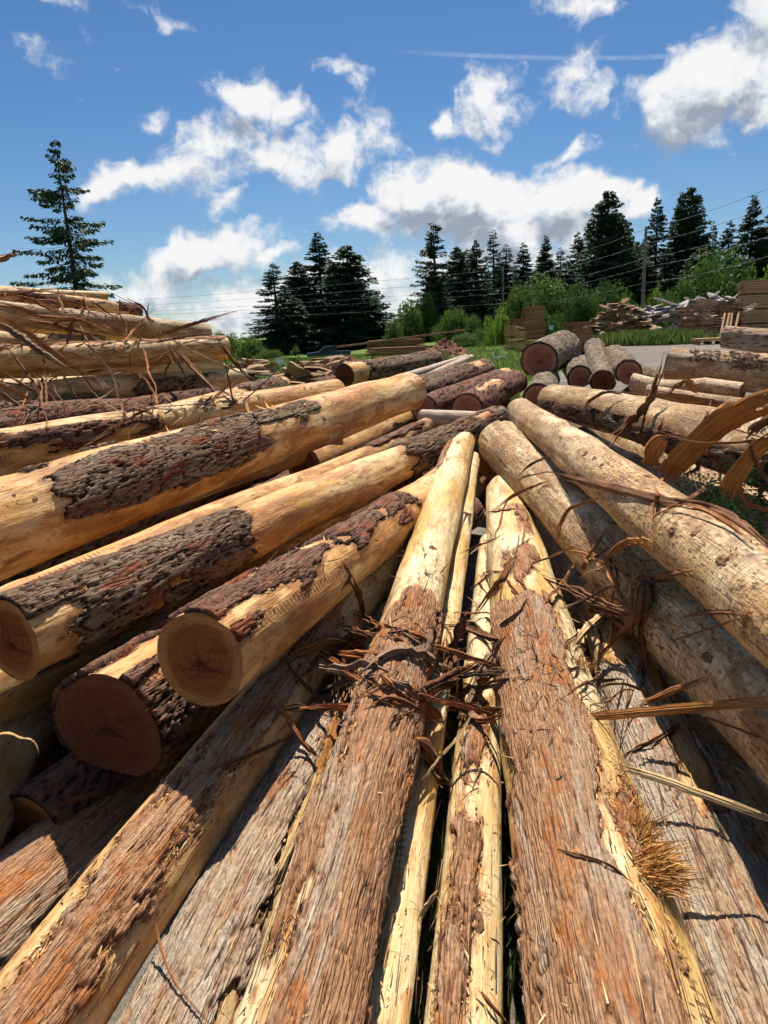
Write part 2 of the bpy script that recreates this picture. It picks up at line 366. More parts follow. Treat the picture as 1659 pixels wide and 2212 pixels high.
def end_material(name, inner, outer, dark):
    m, t = material(name); uv = uvv(t)
    nz = t.noise(t.mapping(uv, sc=(7, 7, 7)), 1, 4, .6, col=True)
    p = t.vmath('ADD', uv, t.vmath('MULTIPLY', t.vmath('SUBTRACT', nz, (.5, .5, .5)).outputs[0], (.05, .05, 0)).outputs[0]).outputs[0]
    r = t.vmath('LENGTH', p).outputs['Value']
    ring = t.math('SINE', t.math('MULTIPLY', r, 420.)); ring2 = t.math('SINE', t.math('MULTIPLY', r, 170.))
    rr = attr(t, 'rim')
    base = t.mix(t.mapr(t.math('ADD', rr, t.math('MULTIPLY', t.math('SUBTRACT', t.noise(p, 9, 4, .6), .5), .3)), .66, .92), inner, outer)
    base = t.mult(.45, base, t.ramp(t.math('ADD', t.math('MULTIPLY', ring, .3), t.math('ADD', .5, t.math('MULTIPLY', ring2, .2))), [(.1, (.55, .45, .38)), (.6, (1, 1, 1))]))
    st = t.noise(t.mapping(uv, rot=(0, 0, .4), sc=(5, 17, 1)), 1, 6, .65, .6)
    base = t.mix(t.math('MULTIPLY', t.mapr(st, .47, .66), t.mapr(rr, .05, .85, .95, .3)), base, dark)
    sx_ = t.n('ShaderNodeSeparateXYZ'); t.L.new(p, sx_.inputs[0]); an = t.math('ARCTAN2', sx_.outputs[0], sx_.outputs[1])
    cc_ = t.n('ShaderNodeCombineXYZ'); t.L.new(t.math('MULTIPLY', an, 3.0), cc_.inputs[0]); t.L.new(t.math('MULTIPLY', r, 4.0), cc_.inputs[1])
    crk = t.math('ABSOLUTE', t.math('SUBTRACT', t.noise(cc_.outputs[0], 1.6, 2, .5), .5))
    crk = t.math('MULTIPLY', t.mapr(crk, .004, .016, 1, 0), t.mapr(rr, .1, .8, .9, .0))
    base = t.mix(crk, base, (.03, .010, .005))
    saw = t.noise(t.mapping(uv, rot=(0, 0, 1.1), sc=(3, 140, 1)), 1, 3, .6)
    base = t.mult(.5, base, t.ramp(saw, [(.3, (.7, .66, .6)), (.6, (1, 1, 1))]))
    finish(t, base, .85, t.math('ADD', saw, t.math('MULTIPLY', ring, .12)), .5, .003, .2)
    return m
E_FIR = end_material('sawn_end', (.25, .080, .024), (.40, .19, .065), (.05, .011, .005))
E_RED = end_material('dark_sawn_end', (.14, .042, .018), (.17, .062, .028), (.05, .014, .007))  # darker sawn end; on the fluted stem its darkness stands in for shade
E_PINK = end_material('reddish_sawn_end', (.40, .155, .085), (.48, .23, .13), (.12, .036, .018))

def strip_material(name, a, b, c):
    m, t = material(name); uv = uvv(t)
    g1_ = t.noise(t.mapping(uv, sc=(6, 330, 1)), 1, 4, .75)
    g2_ = t.noise(t.mapping(uv, sc=(6, 14, 1)), 1, 4, .6)
    g3_ = t.noise(t.mapping(uv, sc=(2.5, 75, 1)), 1, 4, .7)
    v = t.math('ADD', t.math('MULTIPLY', g1_, .45), t.math('ADD', t.math('MULTIPLY', g2_, .30), t.math('MULTIPLY', g3_, .45)))
    col = t.ramp(v, [(.42, a), (.58, b), (.76, c)])
    shift = t.n('ShaderNodeHueSaturation'); t.L.new(col, shift.inputs['Color'])
    t.put(shift.inputs['Value'], t.mapr(orand(t), 0, 1, .78, 1.2, smooth=False)); shift.inputs['Saturation'].default_value = 1.0
    finish(t, shift.outputs[0], .78, v, 1.0, .010, .2)
    return m
S_OUT = strip_material('strip_outer', (.045, .016, .007), (.18, .075, .032), (.38, .20, .10))
S_GREY = strip_material('strip_grey', (.09, .046, .026), (.27, .165, .10), (.46, .33, .235))
S_IN = strip_material('strip_inner', (.12, .036, .009), (.42, .165, .04), (.62, .31, .095))
S_RED = strip_material('strip_red', (.10, .032, .012), (.32, .115, .04), (.54, .25, .09))
S_PALE = strip_material('strip_pale', (.40, .22, .09), (.66, .44, .20), (.80, .62, .36))

def fibre_material():
    m, t = material('torn_fibre'); p = t.n('ShaderNodeNewGeometry')
    c = t.ramp(p.outputs['Random Per Island'], [(0, (.34, .14, .035)), (.35, (.62, .32, .09)), (.7, (.74, .48, .19)), (1, (.82, .64, .36))])
    finish(t, c, .7); return m
M_FIBRE = fibre_material()
def tuft_material():
    m, t = material('orange_fibre'); p = t.n('ShaderNodeNewGeometry')
    finish(t, t.ramp(p.outputs['Random Per Island'], [(0, (.36, .13, .025)), (.5, (.62, .29, .07)), (1, (.78, .46, .15))]), .7); return m
M_TUFT = tuft_material()
def crumb_material():
    m, t = material('bark_crumb'); p = t.n('ShaderNodeNewGeometry')
    c = t.ramp(p.outputs['Random Per Island'], [(0, (.05, .022, .013)), (.45, (.15, .075, .045)), (.8, (.30, .15, .07)), (1, (.60, .38, .17))])
    finish(t, c, .85); return m
M_CRUMB = crumb_material()
def simple(name, c, rough=.7, var=.25, sc=8., metal=0.):
    m, t = material(name); co = t.n('ShaderNodeTexCoord').outputs['Object']
    nz = t.noise(co, sc, 6, .65)
    col = t.ramp(nz, [(.3, tuple(x * (1 - var) for x in c)), (.7, tuple(min(1, x * (1 + var)) for x in c))])
    finish(t, col, rough, nz, .3, .01); t.b.inputs['Metallic'].default_value = metal; return m
def board_material(name, a, b):
    m, t = material(name); p = t.n('ShaderNodeNewGeometry'); co = t.n('ShaderNodeTexCoord').outputs['Object']
    nz = t.noise(t.mapping(co, sc=(2, 14, 14)), 1, 5, .65)
    v = t.math('ADD', t.math('MULTIPLY', p.outputs['Random Per Island'], .7), t.math('MULTIPLY', nz, .5))
    v = t.math('ADD', v, t.math('MULTIPLY', t.math('SUBTRACT', orand(t), .5), .3))
    col = t.ramp(v, [(.15, a), (.9, b)]); finish(t, col, .8, nz, .4, .01); return m
M_BOARD = board_material('sawn_board', (.26, .125, .055), (.54, .33, .165))
M_BOARD_RED = board_material('weathered_board', (.15, .055, .025), (.32, .14, .068))
M_SLAB = board_material('waste_slab', (.11, .055, .026), (.42, .25, .125))
M_SLAB_GREY = board_material('silvery_slab', (.18, .15, .125), (.56, .51, .46))

def leaf_material(name, a, b, trans):
    m = bpy.data.materials.new(name); m.use_nodes = True; t = NT(m.node_tree); t.N.clear()
    out = t.n('ShaderNodeOutputMaterial'); p = t.n('ShaderNodeNewGeometry')
    v = t.math('ADD', t.math('MULTIPLY', p.outputs['Random Per Island'], .7), t.math('MULTIPLY', orand(t), .3))
    col = t.ramp(v, [(.1, a), (.9, b)])
    d = t.n('ShaderNodeBsdfPrincipled'); t.L.new(col, d.inputs['Base Color']); d.inputs['Roughness'].default_value = .6
    d.inputs['Specular IOR Level'].default_value = .25
    tr = t.n('ShaderNodeBsdfTranslucent'); t.L.new(col, tr.inputs[0])
    mx_ = t.n('ShaderNodeMixShader'); mx_.inputs[0].default_value = trans
    t.L.new(d.outputs[0], mx_.inputs[1]); t.L.new(tr.outputs[0], mx_.inputs[2]); t.L.new(mx_.outputs[0], out.inputs[0])
    return m
L_CON = leaf_material('conifer_needles', (.014, .034, .014), (.055, .10, .036), .2)
L_YOUNG = leaf_material('young_needles', (.05, .12, .03), (.12, .22, .06), .35)
L_LEAF = leaf_material('broad_leaves', (.05, .10, .018), (.15, .22, .045), .38)
L_DARK = leaf_material('deep_leaves', (.035, .08, .014), (.10, .18, .035), .35)
L_LIME = leaf_material('lime_leaves', (.10, .19, .02), (.22, .33, .05), .42)
L_GRASS = leaf_material('grass_blades', (.06, .11, .015), (.21, .27, .07), .3)
L_SPRIG = leaf_material('sprig_needles', (.03, .075, .02), (.08, .15, .04), .2)
M_TRUNK = simple('trunk_bark', (.055, .042, .032), .9, .4, 6)
# ------------------------------------------------------------------ ground
def ground_h(x, y):
    x = np.asarray(x, float); y = np.asarray(y, float); r = np.hypot(x, y)
    h = .40 * sstep(7, 24, r)
    h = h - 1.9 * sstep(40, 95, y) * sstep(14, -12, x)
    h = h + 1.6 * sstep(95, 150, y) * sstep(5, 40, x)
    return h + .03 * np.sin(x * .9 + 1.3) * np.cos(y * .7) * sstep(6, 14, r)
rr_ = np.concatenate([[.0], np.geomspace(.6, 60, 150), np.geomspace(62, 1500, 60)])
aa_ = np.concatenate([np.linspace(-1.0, 1.0, 260), np.linspace(1.0, 2 * math.pi - 1.0, 60)[1:-1]])
RR, AA = np.meshgrid(rr_, aa_, indexing='ij')
gx_ = RR * np.sin(AA); gy_ = RR * np.cos(AA); gz_ = ground_h(gx_, gy_)
nr, na = RR.shape
ii, jj = np.meshgrid(np.arange(nr - 1), np.arange(na), indexing='ij'); j2 = (jj + 1) % na
GF = np.stack([ii * na + jj, (ii + 1) * na + jj, (ii + 1) * na + j2, ii * na + j2], -1).reshape(-1, 4)
# where turf grows: the field ahead and to the left, thin near the stems, bare on the yard to the right
def grassy(x, y):
    g_ = sstep(1.2, -.8, x - .225 * y + .5 * np.sin(y * .43) + .4 * np.sin(y * .9 + x)) * sstep(9, 14, y)
    g_ = np.maximum(g_, sstep(62, 74, y)); 
    return np.maximum(g_, .35 * sstep(8, 4, np.hypot(x, y)))
GV = np.stack([gx_, gy_, gz_], -1).reshape(-1, 3)
m, t = material('yard_ground')
gpos = t.n('ShaderNodeTexCoord').outputs['Object']
ga = attr(t, 'turf')
gn1 = t.noise(gpos, .9, 8, .65); gn2 = t.noise(gpos, 9, 6, .7); gn3 = t.noise(gpos, 70, 4, .7); gn4 = t.noise(t.mapping(gpos, rot=(0, 0, .25), sc=(.12, 1.3, 1)), 1, 5, .6)
grav = t.ramp(t.math('ADD', t.math('MULTIPLY', gn2, .5), t.math('MULTIPLY', gn3, .5)), [(.34, (.11, .095, .08)), (.5, (.22, .195, .17)), (.66, (.34, .31, .275))])
grav = t.mult(.8, grav, t.ramp(gn4, [(.35, (.62, .57, .53)), (.6, (1.05, 1.02, 1.0))]))
grav = t.mix(t.math('MULTIPLY', t.mapr(gn1, .52, .68), .6), grav, (.16, .095, .055))
turf = t.ramp(t.math('ADD', t.math('MULTIPLY', gn2, .55), t.math('MULTIPLY', gn1, .45)), [(.32, (.05, .085, .016)), (.5, (.10, .16, .025)), (.68, (.18, .24, .05))])
tm_ = t.mapr(t.math('ADD', ga, t.math('MULTIPLY', t.math('SUBTRACT', gn1, .5), 1.0)), .4, .62)
finish(t, t.mix(tm_, grav, turf), .95, t.math('ADD', t.math('MULTIPLY', gn3, .4), gn2), .8, .03, .15)
ground = obj('ground', mesh_np('ground', GV, GF, attr={'turf': grassy(gx_, gy_).ravel()}, mats=[m]))
tag(ground, kind='structure')

# ------------------------------------------------------------------ logs
LOGS = []                                # (root, frame, core vertices, core faces)
BARKMAP = {'cedar': (FLAKE, .012, .005), 'fir': (FURROW, .017, .004), 'scaly': (SCALE_, .034, .008)}
def components(gm):
    n, m_ = gm.shape; par = []; runs = []; prev = []
    def find(x):
        while par[x] != x: par[x] = par[par[x]]; x = par[x]
        return x
    for i in range(n):
        d = np.diff(np.concatenate([[0], gm[i].astype(np.int8), [0]])); st = np.flatnonzero(d == 1); en = np.flatnonzero(d == -1); cur = []
        for a, b in zip(st, en):
            k = len(par); par.append(k)
            for (pa, pb, pk) in prev:
                if pa <= b and pb >= a: par[find(pk)] = find(k)
            cur.append((a, b, k)); runs.append((i, a, b, k))
        prev = cur
    out = {}
    for i, a, b, k in runs:
        r = find(k)
        if r not in out: out[r] = np.zeros(gm.shape, bool)
        out[r][i, a:b] = True
    return list(out.values())
def make_log(key, near, far, label, wood, ext=(0, 0), bark=(), bmat=None, btype='cedar', endmat=None, bend=(0, 0), lobes=0., seed=0,
             group=None, q=1.0, wob=.02, name='log', fibres=0, thick=1.0, holes=(), rag=1.0, dents=0):
    def pt(a):
        if a[0] == 'w': return Vector(a[1:4]), a[4]
        p = atd(a[0], a[1], a[3]) if a[3] >= 3 else atz(a[0], a[1], a[3]); return p, a[2] * depth(p) / (2 * FPX)
    (A, r0), (B, r1) = pt(near), pt(far)
    X = (B - A).normalized(); L = (B - A).length
    Y = Vector((0, 0, 1)).cross(X).normalized(); Z = X.cross(Y)
    slope = (r1 - r0) / L
    A2 = A - X * ext[0]; Lt = L + ext[0] + ext[1]
    rA = max(.02, r0 - slope * ext[0] * .4)
    rB = max(.02, r1 + slope * ext[1] * .4)
    R = Matrix((X, Y, Z)).transposed()
    root = empty(name, A2, R.to_euler()); tag(root, label, 'log', group)
    rs = np.random.RandomState(seed + 7)
    o1, o2 = rs.rand(2) * 3
    if bend == (0, 0): bend = tuple(rs.randn(2) * .012)
    bumps = [(rs.rand() * Lt, rs.uniform(-2, 2), rs.uniform(.004, .011), rs.uniform(.02, .05)) for _ in range(int(Lt * 2.2))]
    # stations along the stem, finer where it is nearer
    Aw = np.array(A2); Xn = np.array(X); eye = np.array(EYE)
    def stations(k):
        s, out = 0., []
        while s < Lt:
            out.append(s); p = Aw + Xn * s - eye; d = np.linalg.norm(p)
            sn = math.sqrt(max(0, 1 - (p @ Xn / d)**2))
            s += max(.005, k * d / 740. / max(.42, sn))
        out.append(Lt)
        return np.array(out)
    ps = Aw + Xn * np.linspace(0, Lt, 40)[:, None] - eye
    vis = ps @ np.array(fwd) > .9
    dmin = np.linalg.norm(ps[vis], axis=1).min() if vis.any() else 3.
    def shape(s, th):
        f = s / Lt
        r = rA + (rB - rA) * f
        r = r * (1 + wob * samp(N_D, s + o1, th * .25 + o2) + wob * .6 * samp(N_A, s * .8 + o2, th * .25 + o1))
        if lobes: r = r * (1 + lobes * (np.cos(3 * th + .6) * .55 - np.cos(2 * th - .3) * 1.3) * np.exp(-s / .8))
        for bs, bt, ba, bw in bumps: r = r + ba * np.exp(-((s - bs) / (bw * 1.5))**2 - ((th - bt) * rA / bw)**2)
        if dents: r = r - dents * np.clip(samp(N_B, s * .7 + o2, th * .3) - 1.0, 0, 1.2)
        return r
    def axis(s):
        f = np.clip((s - ext[0]) / L, -.3, 1.3); k = 4 * f * (1 - f)
        return bend[0] * k, bend[1] * k
    def grid(s, th, hgt):
        S, T = np.meshgrid(s, th, indexing='ij'); r = shape(S, T) + hgt; by, bz = axis(S)
        V = np.stack([S, by + r * np.sin(T), bz + r * np.cos(T)], -1)
        return V
    def quads(n1, n2, wrap):
        i, j = np.meshgrid(np.arange(n1 - 1), np.arange(n2 if wrap else n2 - 1), indexing='ij'); jn = (j + 1) % n2
        return np.stack([i * n2 + j, (i + 1) * n2 + j, (i + 1) * n2 + jn, i * n2 + jn], -1).reshape(-1, 4)
    rmax = max(rA, rB)
    def mkfun(S, T):
        rloc = rA + (rB - rA) * S / Lt; C = T * rloc
        def rect(p):
            s0, s1, t0, t1 = p
            s0 = -9 if s0 <= 0 else s0 * L + ext[0]; s1 = 99 if s1 >= 1 else s1 * L + ext[0]
            return np.minimum(np.minimum(S - s0, s1 - S), np.minimum(C - t0 * rloc, t1 * rloc - C))
        mk = np.full(S.shape, -9.)
        for p in bark: mk = np.maximum(mk, rect(p))
        for p in holes: mk = np.minimum(mk, -rect(p))
        return mk + rag * (1.5 if btype == 'fir' else 1.) * (.030 * samp(N_A, S + o2, C * 1.3 + o1) + .014 * samp(N_B, S + o1, C + o2)) + .008 * samp(N_C, S, C) + .004 * samp(N_E, S * 1.5, C * 1.5)
    nth = int(np.clip(2 * math.pi * rmax / (3.2 * q * dmin / 740.), 20, 110))
    s = stations(6.5 * q); th = np.linspace(-math.pi, math.pi, nth + 1)      # seam underneath
    V = grid(s, th, 0.)
    S, T = np.meshgrid(s, th, indexing='ij')
    uv = np.stack([S + seed * 1.37, T * (rA + rB) / 2 + seed * .61], -1).reshape(-1, 2)
    Fq = quads(len(s), nth + 1, False)
    bast = np.exp(-np.clip(-mkfun(S, T), 0, 9) / (.075 if btype == 'fir' else .04)).ravel() if bark else np.zeros(S.size)
    core = obj('sapwood', mesh_np('sapwood', V.reshape(-1, 3), Fq, uv=uv, attr={'bast': bast}, mats=[wood]), root)
    Rn = np.array(R)
    LOGS.append((root, A2, Rn, (V.reshape(-1, 3) @ Rn.T) + np.array(A2), Fq, key, Xn))
    # cut ends
    for se, sg in ((0., -1), (Lt, 1)):
        fr = np.array([1, .93, .8, .6, .35, .0])
        FR, T2 = np.meshgrid(fr, th[:-1], indexing='ij'); r = shape(np.full_like(FR, se), T2) * FR; by, bz = axis(np.full_like(FR, se))
        bulge = .004 * samp(N_A, T2 * .3 + 1, FR * .4) * (FR < .95)
        Ve = np.stack([se + sg * (.001 + bulge), by + r * np.sin(T2), bz + r * np.cos(T2)], -1).reshape(-1, 3)
        Fe = quads(len(fr), nth, True)
        if sg > 0: Fe = Fe[:, ::-1]
        ue = np.stack([(r * np.sin(T2)).ravel() + .02, (r * np.cos(T2)).ravel() - .015], -1)
        obj('cut_end', mesh_np('cut_end', Ve, Fe, uv=ue, attr={'rim': FR.ravel()}, mats=[endmat or E_FIR]), root)
    if bark:
        hm, amp, base = BARKMAP[btype]
        nb = int(np.clip(2 * math.pi * rmax / (1.75 * q * dmin / 740.), 30, 300))
        tb = np.linspace(-2.5, 2.5, max(16, int(nb * 5 / 6.283)))
        sb = stations(2.6 * q); sb = np.concatenate([[sb[0]], sb, [sb[-1]]])
        S, T = np.meshgrid(sb, tb, indexing='ij'); rloc = rA + (rB - rA) * S / Lt
        C = T * rloc
        mk = mkfun(S, T)
        mk[0] = -1; mk[-1] = -1
        e = np.clip(mk / .026, 0, 1)
        ms_ = .55 if btype == 'scaly' else 1.
        hv = samp(hm, (S + o1) * ms_, (C + o2) * ms_)
        tk = (base * thick + amp * thick * hv + amp * .5 * samp(N_D, S * 2, C * 2) * .2)
        hgt = -.003 + (.003 + tk) * np.sqrt(e)
        # bark edges lift away a little
        hgt = hgt + .003 * thick * np.exp(-((mk - .012) / .012)**2) * np.clip(samp(N_B, S * .9, C) + .3, 0, 2) * (mk > 0)
        r = shape(S, T) + hgt; by, bz = axis(S)
        V = np.stack([S, by + r * np.sin(T), bz + r * np.cos(T)], -1).reshape(-1, 3)
        F = quads(len(sb), len(tb), False)
        kv = (mk > 0).ravel(); F = F[kv[F].any(1)]
        uvb = np.stack([S + seed * .77, C + seed * .31], -1).reshape(-1, 2); bhv = hv.ravel() * np.sqrt(e).ravel()
        full = quads(len(sb), len(tb), False); gm = kv[full].any(1).reshape(len(sb) - 1, len(tb) - 1)
        for lab in components(gm):
            Fp = full[lab.ravel()]
            if len(Fp) < 60: continue
            used = np.unique(Fp); rem = np.full(len(V), -1); rem[used] = np.arange(len(used))
            obj('bark', mesh_np('bark', V[used], rem[Fp], uv=uvb[used], attr={'bark_height': bhv[used]}, mats=[bmat]), root)
        if fibres:
            ed = np.argwhere((mk > -.010) & (mk < .006) & (np.abs(T) < 1.9))
            if len(ed):
                ed = ed[rs.randint(0, len(ed), fibres)]
                i, j = ed[:, 0], ed[:, 1]
                p = np.stack([S[i, j], (by + (shape(S, T) + .003) * np.sin(T))[i, j], (bz + (shape(S, T) + .003) * np.cos(T))[i, j]], -1)
                nrm = np.stack([np.zeros(len(i)), np.sin(T[i, j]), np.cos(T[i, j])], -1)
                fb_ = sliver_mesh(p, nrm, rs, (.008, .04), .0016, .4)
                tag(obj('torn_fibres', fb_, root), kind='stuff')
    return root

def sliver_mesh(p, nrm, rs, ln, wd, lift, dirs=None, mat=None):
    n = len(p)
    d = np.stack([rs.choice([-1, 1], n) * (.7 + .5 * rs.rand(n)), rs.randn(n) * .35, rs.randn(n) * .35], -1) if dirs is None else dirs
    d = d - nrm * (d * nrm).sum(1)[:, None]; d /= np.linalg.norm(d, axis=1)[:, None] + 1e-9
    sd_ = np.cross(nrm, d); l = (ln[0] + (ln[1] - ln[0]) * rs.rand(n)**2)[:, None]; w = (wd * (.5 + rs.rand(n)))[:, None]
    up = (lift * rs.rand(n))[:, None]
    b = p; m_ = p + d * l * .5 + nrm * l * up * .35; e_ = p + d * l * (1 - .2 * up) + nrm * l * up
    V = np.stack([b - sd_ * w, b + sd_ * w, m_ + sd_ * w * .8, m_ - sd_ * w * .8, e_], 1).reshape(-1, 3)
    k = np.arange(n)[:, None] * 5
    F = np.concatenate([k + np.array([[0, 1, 2]]), k + np.array([[0, 2, 3]]), k + np.array([[3, 2, 4]])])
    return mesh_np('slivers', V, F, mats=[mat or M_FIBRE], smooth=False)
# ---- the fan of long stems running away from the viewer
GF_ = 'stems fanned out in front'
make_log('A', (1345, 2212, 430, .48), (1092, 1065, 84, .74), 'thickest foreground stem, grey-brown bark with an orange strip along one side, peeled far tip',
         W_CREAM, ext=(1.1, 0), bark=[(0, .46, -.38, 1.25), (.40, .60, -.25, .40), (.66, .80, -.5, -.15)], bmat=B_CEDAR, seed=1, fibres=1500, group=GF_, bend=(.02, .015), q=.9)
make_log('B', (648, 2212, 270, .52), (1003, 932, 54, 1.0), 'slender stem, brown bark in front, its pale peeled tip over the middle of the pile',
         W_CREAM, ext=(1.1, 0), bark=[(0, .34, -1.6, .62), (.72, .86, .5, .9)], bmat=B_CEDAR, seed=2, fibres=1100, group=GF_, bend=(0, .02), q=.9)
make_log('C', (130, 2140, 255, .46), (868, 1172, 78, .66), 'stem crossing the lower corner, broad brown bark band between two pale yellow edges',
         W_GOLD, ext=(1.0, 0), bark=[(0, .60, -.95, .16)], rag=.45, bmat=B_CEDAR, seed=3, fibres=900, group=GF_, q=.9)
make_log('D', (440, 2150, 250, .33), (745, 1520, 120, .40), 'silvery grey barked stem wedged low between two browner stems',
         W_GOLD, ext=(.9, .8), bark=[(0, .9, -1.3, 1.6)], bmat=B_GREY, seed=4, fibres=500, group=GF_, holes=[(.0, .5, -1.0, -.75)], q=.9)
make_log('H', (826, 2212, 108, .38), (1019, 992, 36, .86), 'thin peeled stem with dark tooth marks lying against the slender pale-tipped one',
         W_CREAM, ext=(1.0, 0), seed=5, group=GF_, wob=.03, q=.9)
make_log('K', (1000, 2212, 178, .36), (1058, 1172, 44, .58), 'whitish peeled stem with a narrow brown bark ribbon, next to the thickest stem',
         W_CREAM, ext=(1.0, 0), bark=[(-.1, .38, -.15, .62)], rag=.5, bmat=B_CEDAR, seed=6, fibres=400, group=GF_, q=.9, holes=[(.02, .3, .05, .12)])
make_log('G', (1610, 2140, 330, .36), (1292, 1292, 84, .52), 'brown barked stem with a thin pale scar line, just beyond the thickest stem',
         W_GOLD, ext=(.9, 0), bark=[(-.2, .62, -1.7, 1.9)], bmat=B_GREY, seed=7, fibres=500, group=GF_, holes=[(.20, .62, -.75, -.35)], q=.9)
# ---- peeled stems coming in from the side
GR_ = 'peeled stems lying across the side of the pile'
make_log('R1', (1600, 1465, 216, .74), (1082, 957, 98, .98), 'long tan peeled stem with ragged butt, lower of the two leaning in side by side',
         W_PALE, ext=(2.4, 0), seed=8, group=GR_, wob=.02, lobes=0, q=.9, dents=.01)
make_log('R2', (1610, 1262, 196, 1.14), (1124, 890, 60, 1.17), 'long knotty peeled stem with pinkish blotches, upper of the two leaning in side by side',
         W_PALE, ext=(2.6, 0), seed=9, group=GR_, wob=.022, q=.9)
make_log('R3', (1510, 940, 122, 1.2), (1194, 864, 66, 1.07), 'smooth cream peeled stem with dark bark under it, behind the knotty pair',
         W_PALE, ext=(1.6, 0), bark=[(-.6, .95, 1.55, 2.5)], rag=.6, bmat=B_FIR, btype='fir', seed=10, group=GR_, q=1.0)
make_log('R4', (1700, 812, 96, 9.0), (1446, 787, 70, 9.8), 'thick peeled stem strewn with red bark crumbs, topmost by the gravel yard',
         W_PALE, ext=(2, 0), seed=11, group=GR_)
make_log('R5', (1720, 745, 62, 12.5), (1564, 728, 46, 13.2), 'grey cracked bark stem peeking in at the edge above the crumb-strewn one',
         W_DULL, ext=(1.5, 0), bark=[(-.6, 1, -2.4, 2.4)], bmat=B_GREY, btype='fir', seed=12)
make_log('R6', (1480, 842, 44, 8.2), (1368, 826, 40, 8.6), 'short whitish round-ended stem tucked below the crumb-strewn one', W_PALE, ext=(.6, 0), seed=13)
make_log('R7', (1640, 882, 40, 6.8), (1400, 845, 30, 7.6), 'thin pale peeled stem lying along the back of the smooth cream one', W_PALE, ext=(.6, 0), seed=14)
# ---- the big stems leaning in from the other side
GL_ = 'large stems lying across the near side of the pile'
make_log('L1', (0, 1138, 214, 1.06), (885, 846, 80, 1.27), 'largest peeled stem with one long patch of dark furrowed bark on its flank',
         W_FIR, ext=(1.0, 0), bark=[(.00, .40, -1.75, -.22), (.3, .57, -.95, .0)], bmat=B_FIR, btype='fir', seed=15, fibres=700, group=GL_, bend=(0, .01), q=.8, holes=[(-.5, .045, -2.4, 1)])
make_log('L0', (0, 985, 120, 1.20), (730, 850, 60, 1.36), 'peeled stem with a dark bark ribbon, directly behind the largest one',
         W_FIR, ext=(1.0, 0), bark=[(-.5, .36, -1.3, -.45)], bmat=B_RED, btype='fir', seed=16, fibres=500, group=GL_, q=.9)
make_log('L2', (22, 1384, 190, .86), (1066, 908, 52, 1.04), 'long stem, dark bark at both ends, bare between, sawn face cut by the picture edge',
         W_FIR, ext=(0, .1), bark=[(0, .25, -2.4, 2.4), (.62, 1, -2.4, 2.4)], bmat=B_FIR, btype='fir', seed=17, fibres=700, group=GL_, q=.8, holes=[(-.1, .035, -2.5, -.75), (.1, .26, .55, 2.6), (.8, .95, -.5, .1)], endmat=E_FIR)
make_log('L3', (430, 1425, 214, .92), (945, 1052, 74, .80), 'stem with a round brown sawn face towards the viewer, reddish dark bark on top',
         W_FIR, ext=(0, .3), bark=[(0, .70, -.78, .62)], bmat=B_RED, btype='fir', seed=18, fibres=350, group=GL_, q=.8, thick=.9, holes=[(-.1, .012, .0, 2)], endmat=E_FIR)
make_log('L4', (232, 1568, 262, .56), (800, 1170, 110, .58), 'fluted stem with a large dark red sawn face, in the shade below the round one',
         W_FIR, ext=(0, .3), bark=[(0, 1, .35, 2.4), (0, 1, -2.4, -.65)], bmat=B_RED, btype='fir', seed=19, fibres=500, group=GL_, q=.9, lobes=.09, thick=1.6, endmat=E_RED)
make_log('L5', (-50, 1700, 200, .30), (30, 1592, 175, .28), 'blunt peeled end of a stem in the shade at the picture edge', W_GOLD, ext=(.7, .15), seed=20, wob=.03, group=GL_)
make_log('L6', (-60, 2060, 270, .10), (330, 1680, 160, .10), 'shaded barked stem low in the corner under the pile', W_FIR, ext=(.8, .5), bark=[(-.6, 1.2, -1.2, 2.0)], bmat=B_CEDAR, seed=21, group=GL_)
make_log('L8', (640, 1052, 60, .94), (892, 938, 40, 1.0), 'peeled stem lying in the trough between the two longest leaning stems', W_FIR, ext=(2.8, .3), bark=[(.6, 1.2, -.9, .8)], bmat=B_RED, btype='fir', seed=22, group=GL_)
# ---- lower stems seen through the gaps
GB_ = 'bottom stems in the gaps'
make_log('U1', (1640, 1800, 260, .17), (1440, 1420, 130, .18), 'dull grey stem deep in the dark gap beside the tan leaning stem', W_DULL, ext=(1.2, .8), seed=23, wob=.03, group=GB_)
make_log('U2', (1240, 1500, 150, .20), (1150, 1180, 80, .24), 'shaded barked stem showing in the gap right of the thickest stem', W_GOLD, ext=(1.2, .8), bark=[(-.6, 1.2, -2, 2)], bmat=B_CEDAR, seed=24, group=GB_)
make_log('U4', (620, 1330, 140, .30), (860, 1120, 90, .4), 'bottom stem lost in shade behind the round sawn face', W_FIR, ext=(1., .8), seed=26, group=GB_)
make_log('U5', (1500, 1240, 150, .55), (1290, 1000, 90, .62), 'shaded stem under the knotty peeled pair', W_DULL, ext=(1.6, .8), bark=[(-.6, 1.2, -2, 2)], bmat=B_FIR, btype='fir', seed=27, group=GB_)
make_log('U6', (1640, 1120, 150, .72), (1400, 985, 100, .75), 'shaded peeled stem lying below the smooth cream stem', W_PALE, ext=(1.6, .8), seed=28, group=GB_)
make_log('U7', (300, 1290, 120, .45), (760, 1080, 80, .62), 'bark covered stem in the shade below the largest stem', W_FIR, ext=(1.6, .8), bark=[(-.6, 1.2, -2, 2)], bmat=B_RED, btype='fir', seed=29, group=GB_)
make_log('U8', (1100, 1000, 40, .5), (1040, 930, 34, .6), 'short pale stem deep between the two fans', W_PALE, ext=(.6, .8), seed=30, group=GB_)
make_log('U9', (1130, 915, 40, 7.6), (960, 905, 38, 8.2), 'grey pole lying crosswise behind the meeting tips', W_DULL, ext=(.3, .3), seed=31, group=GB_)
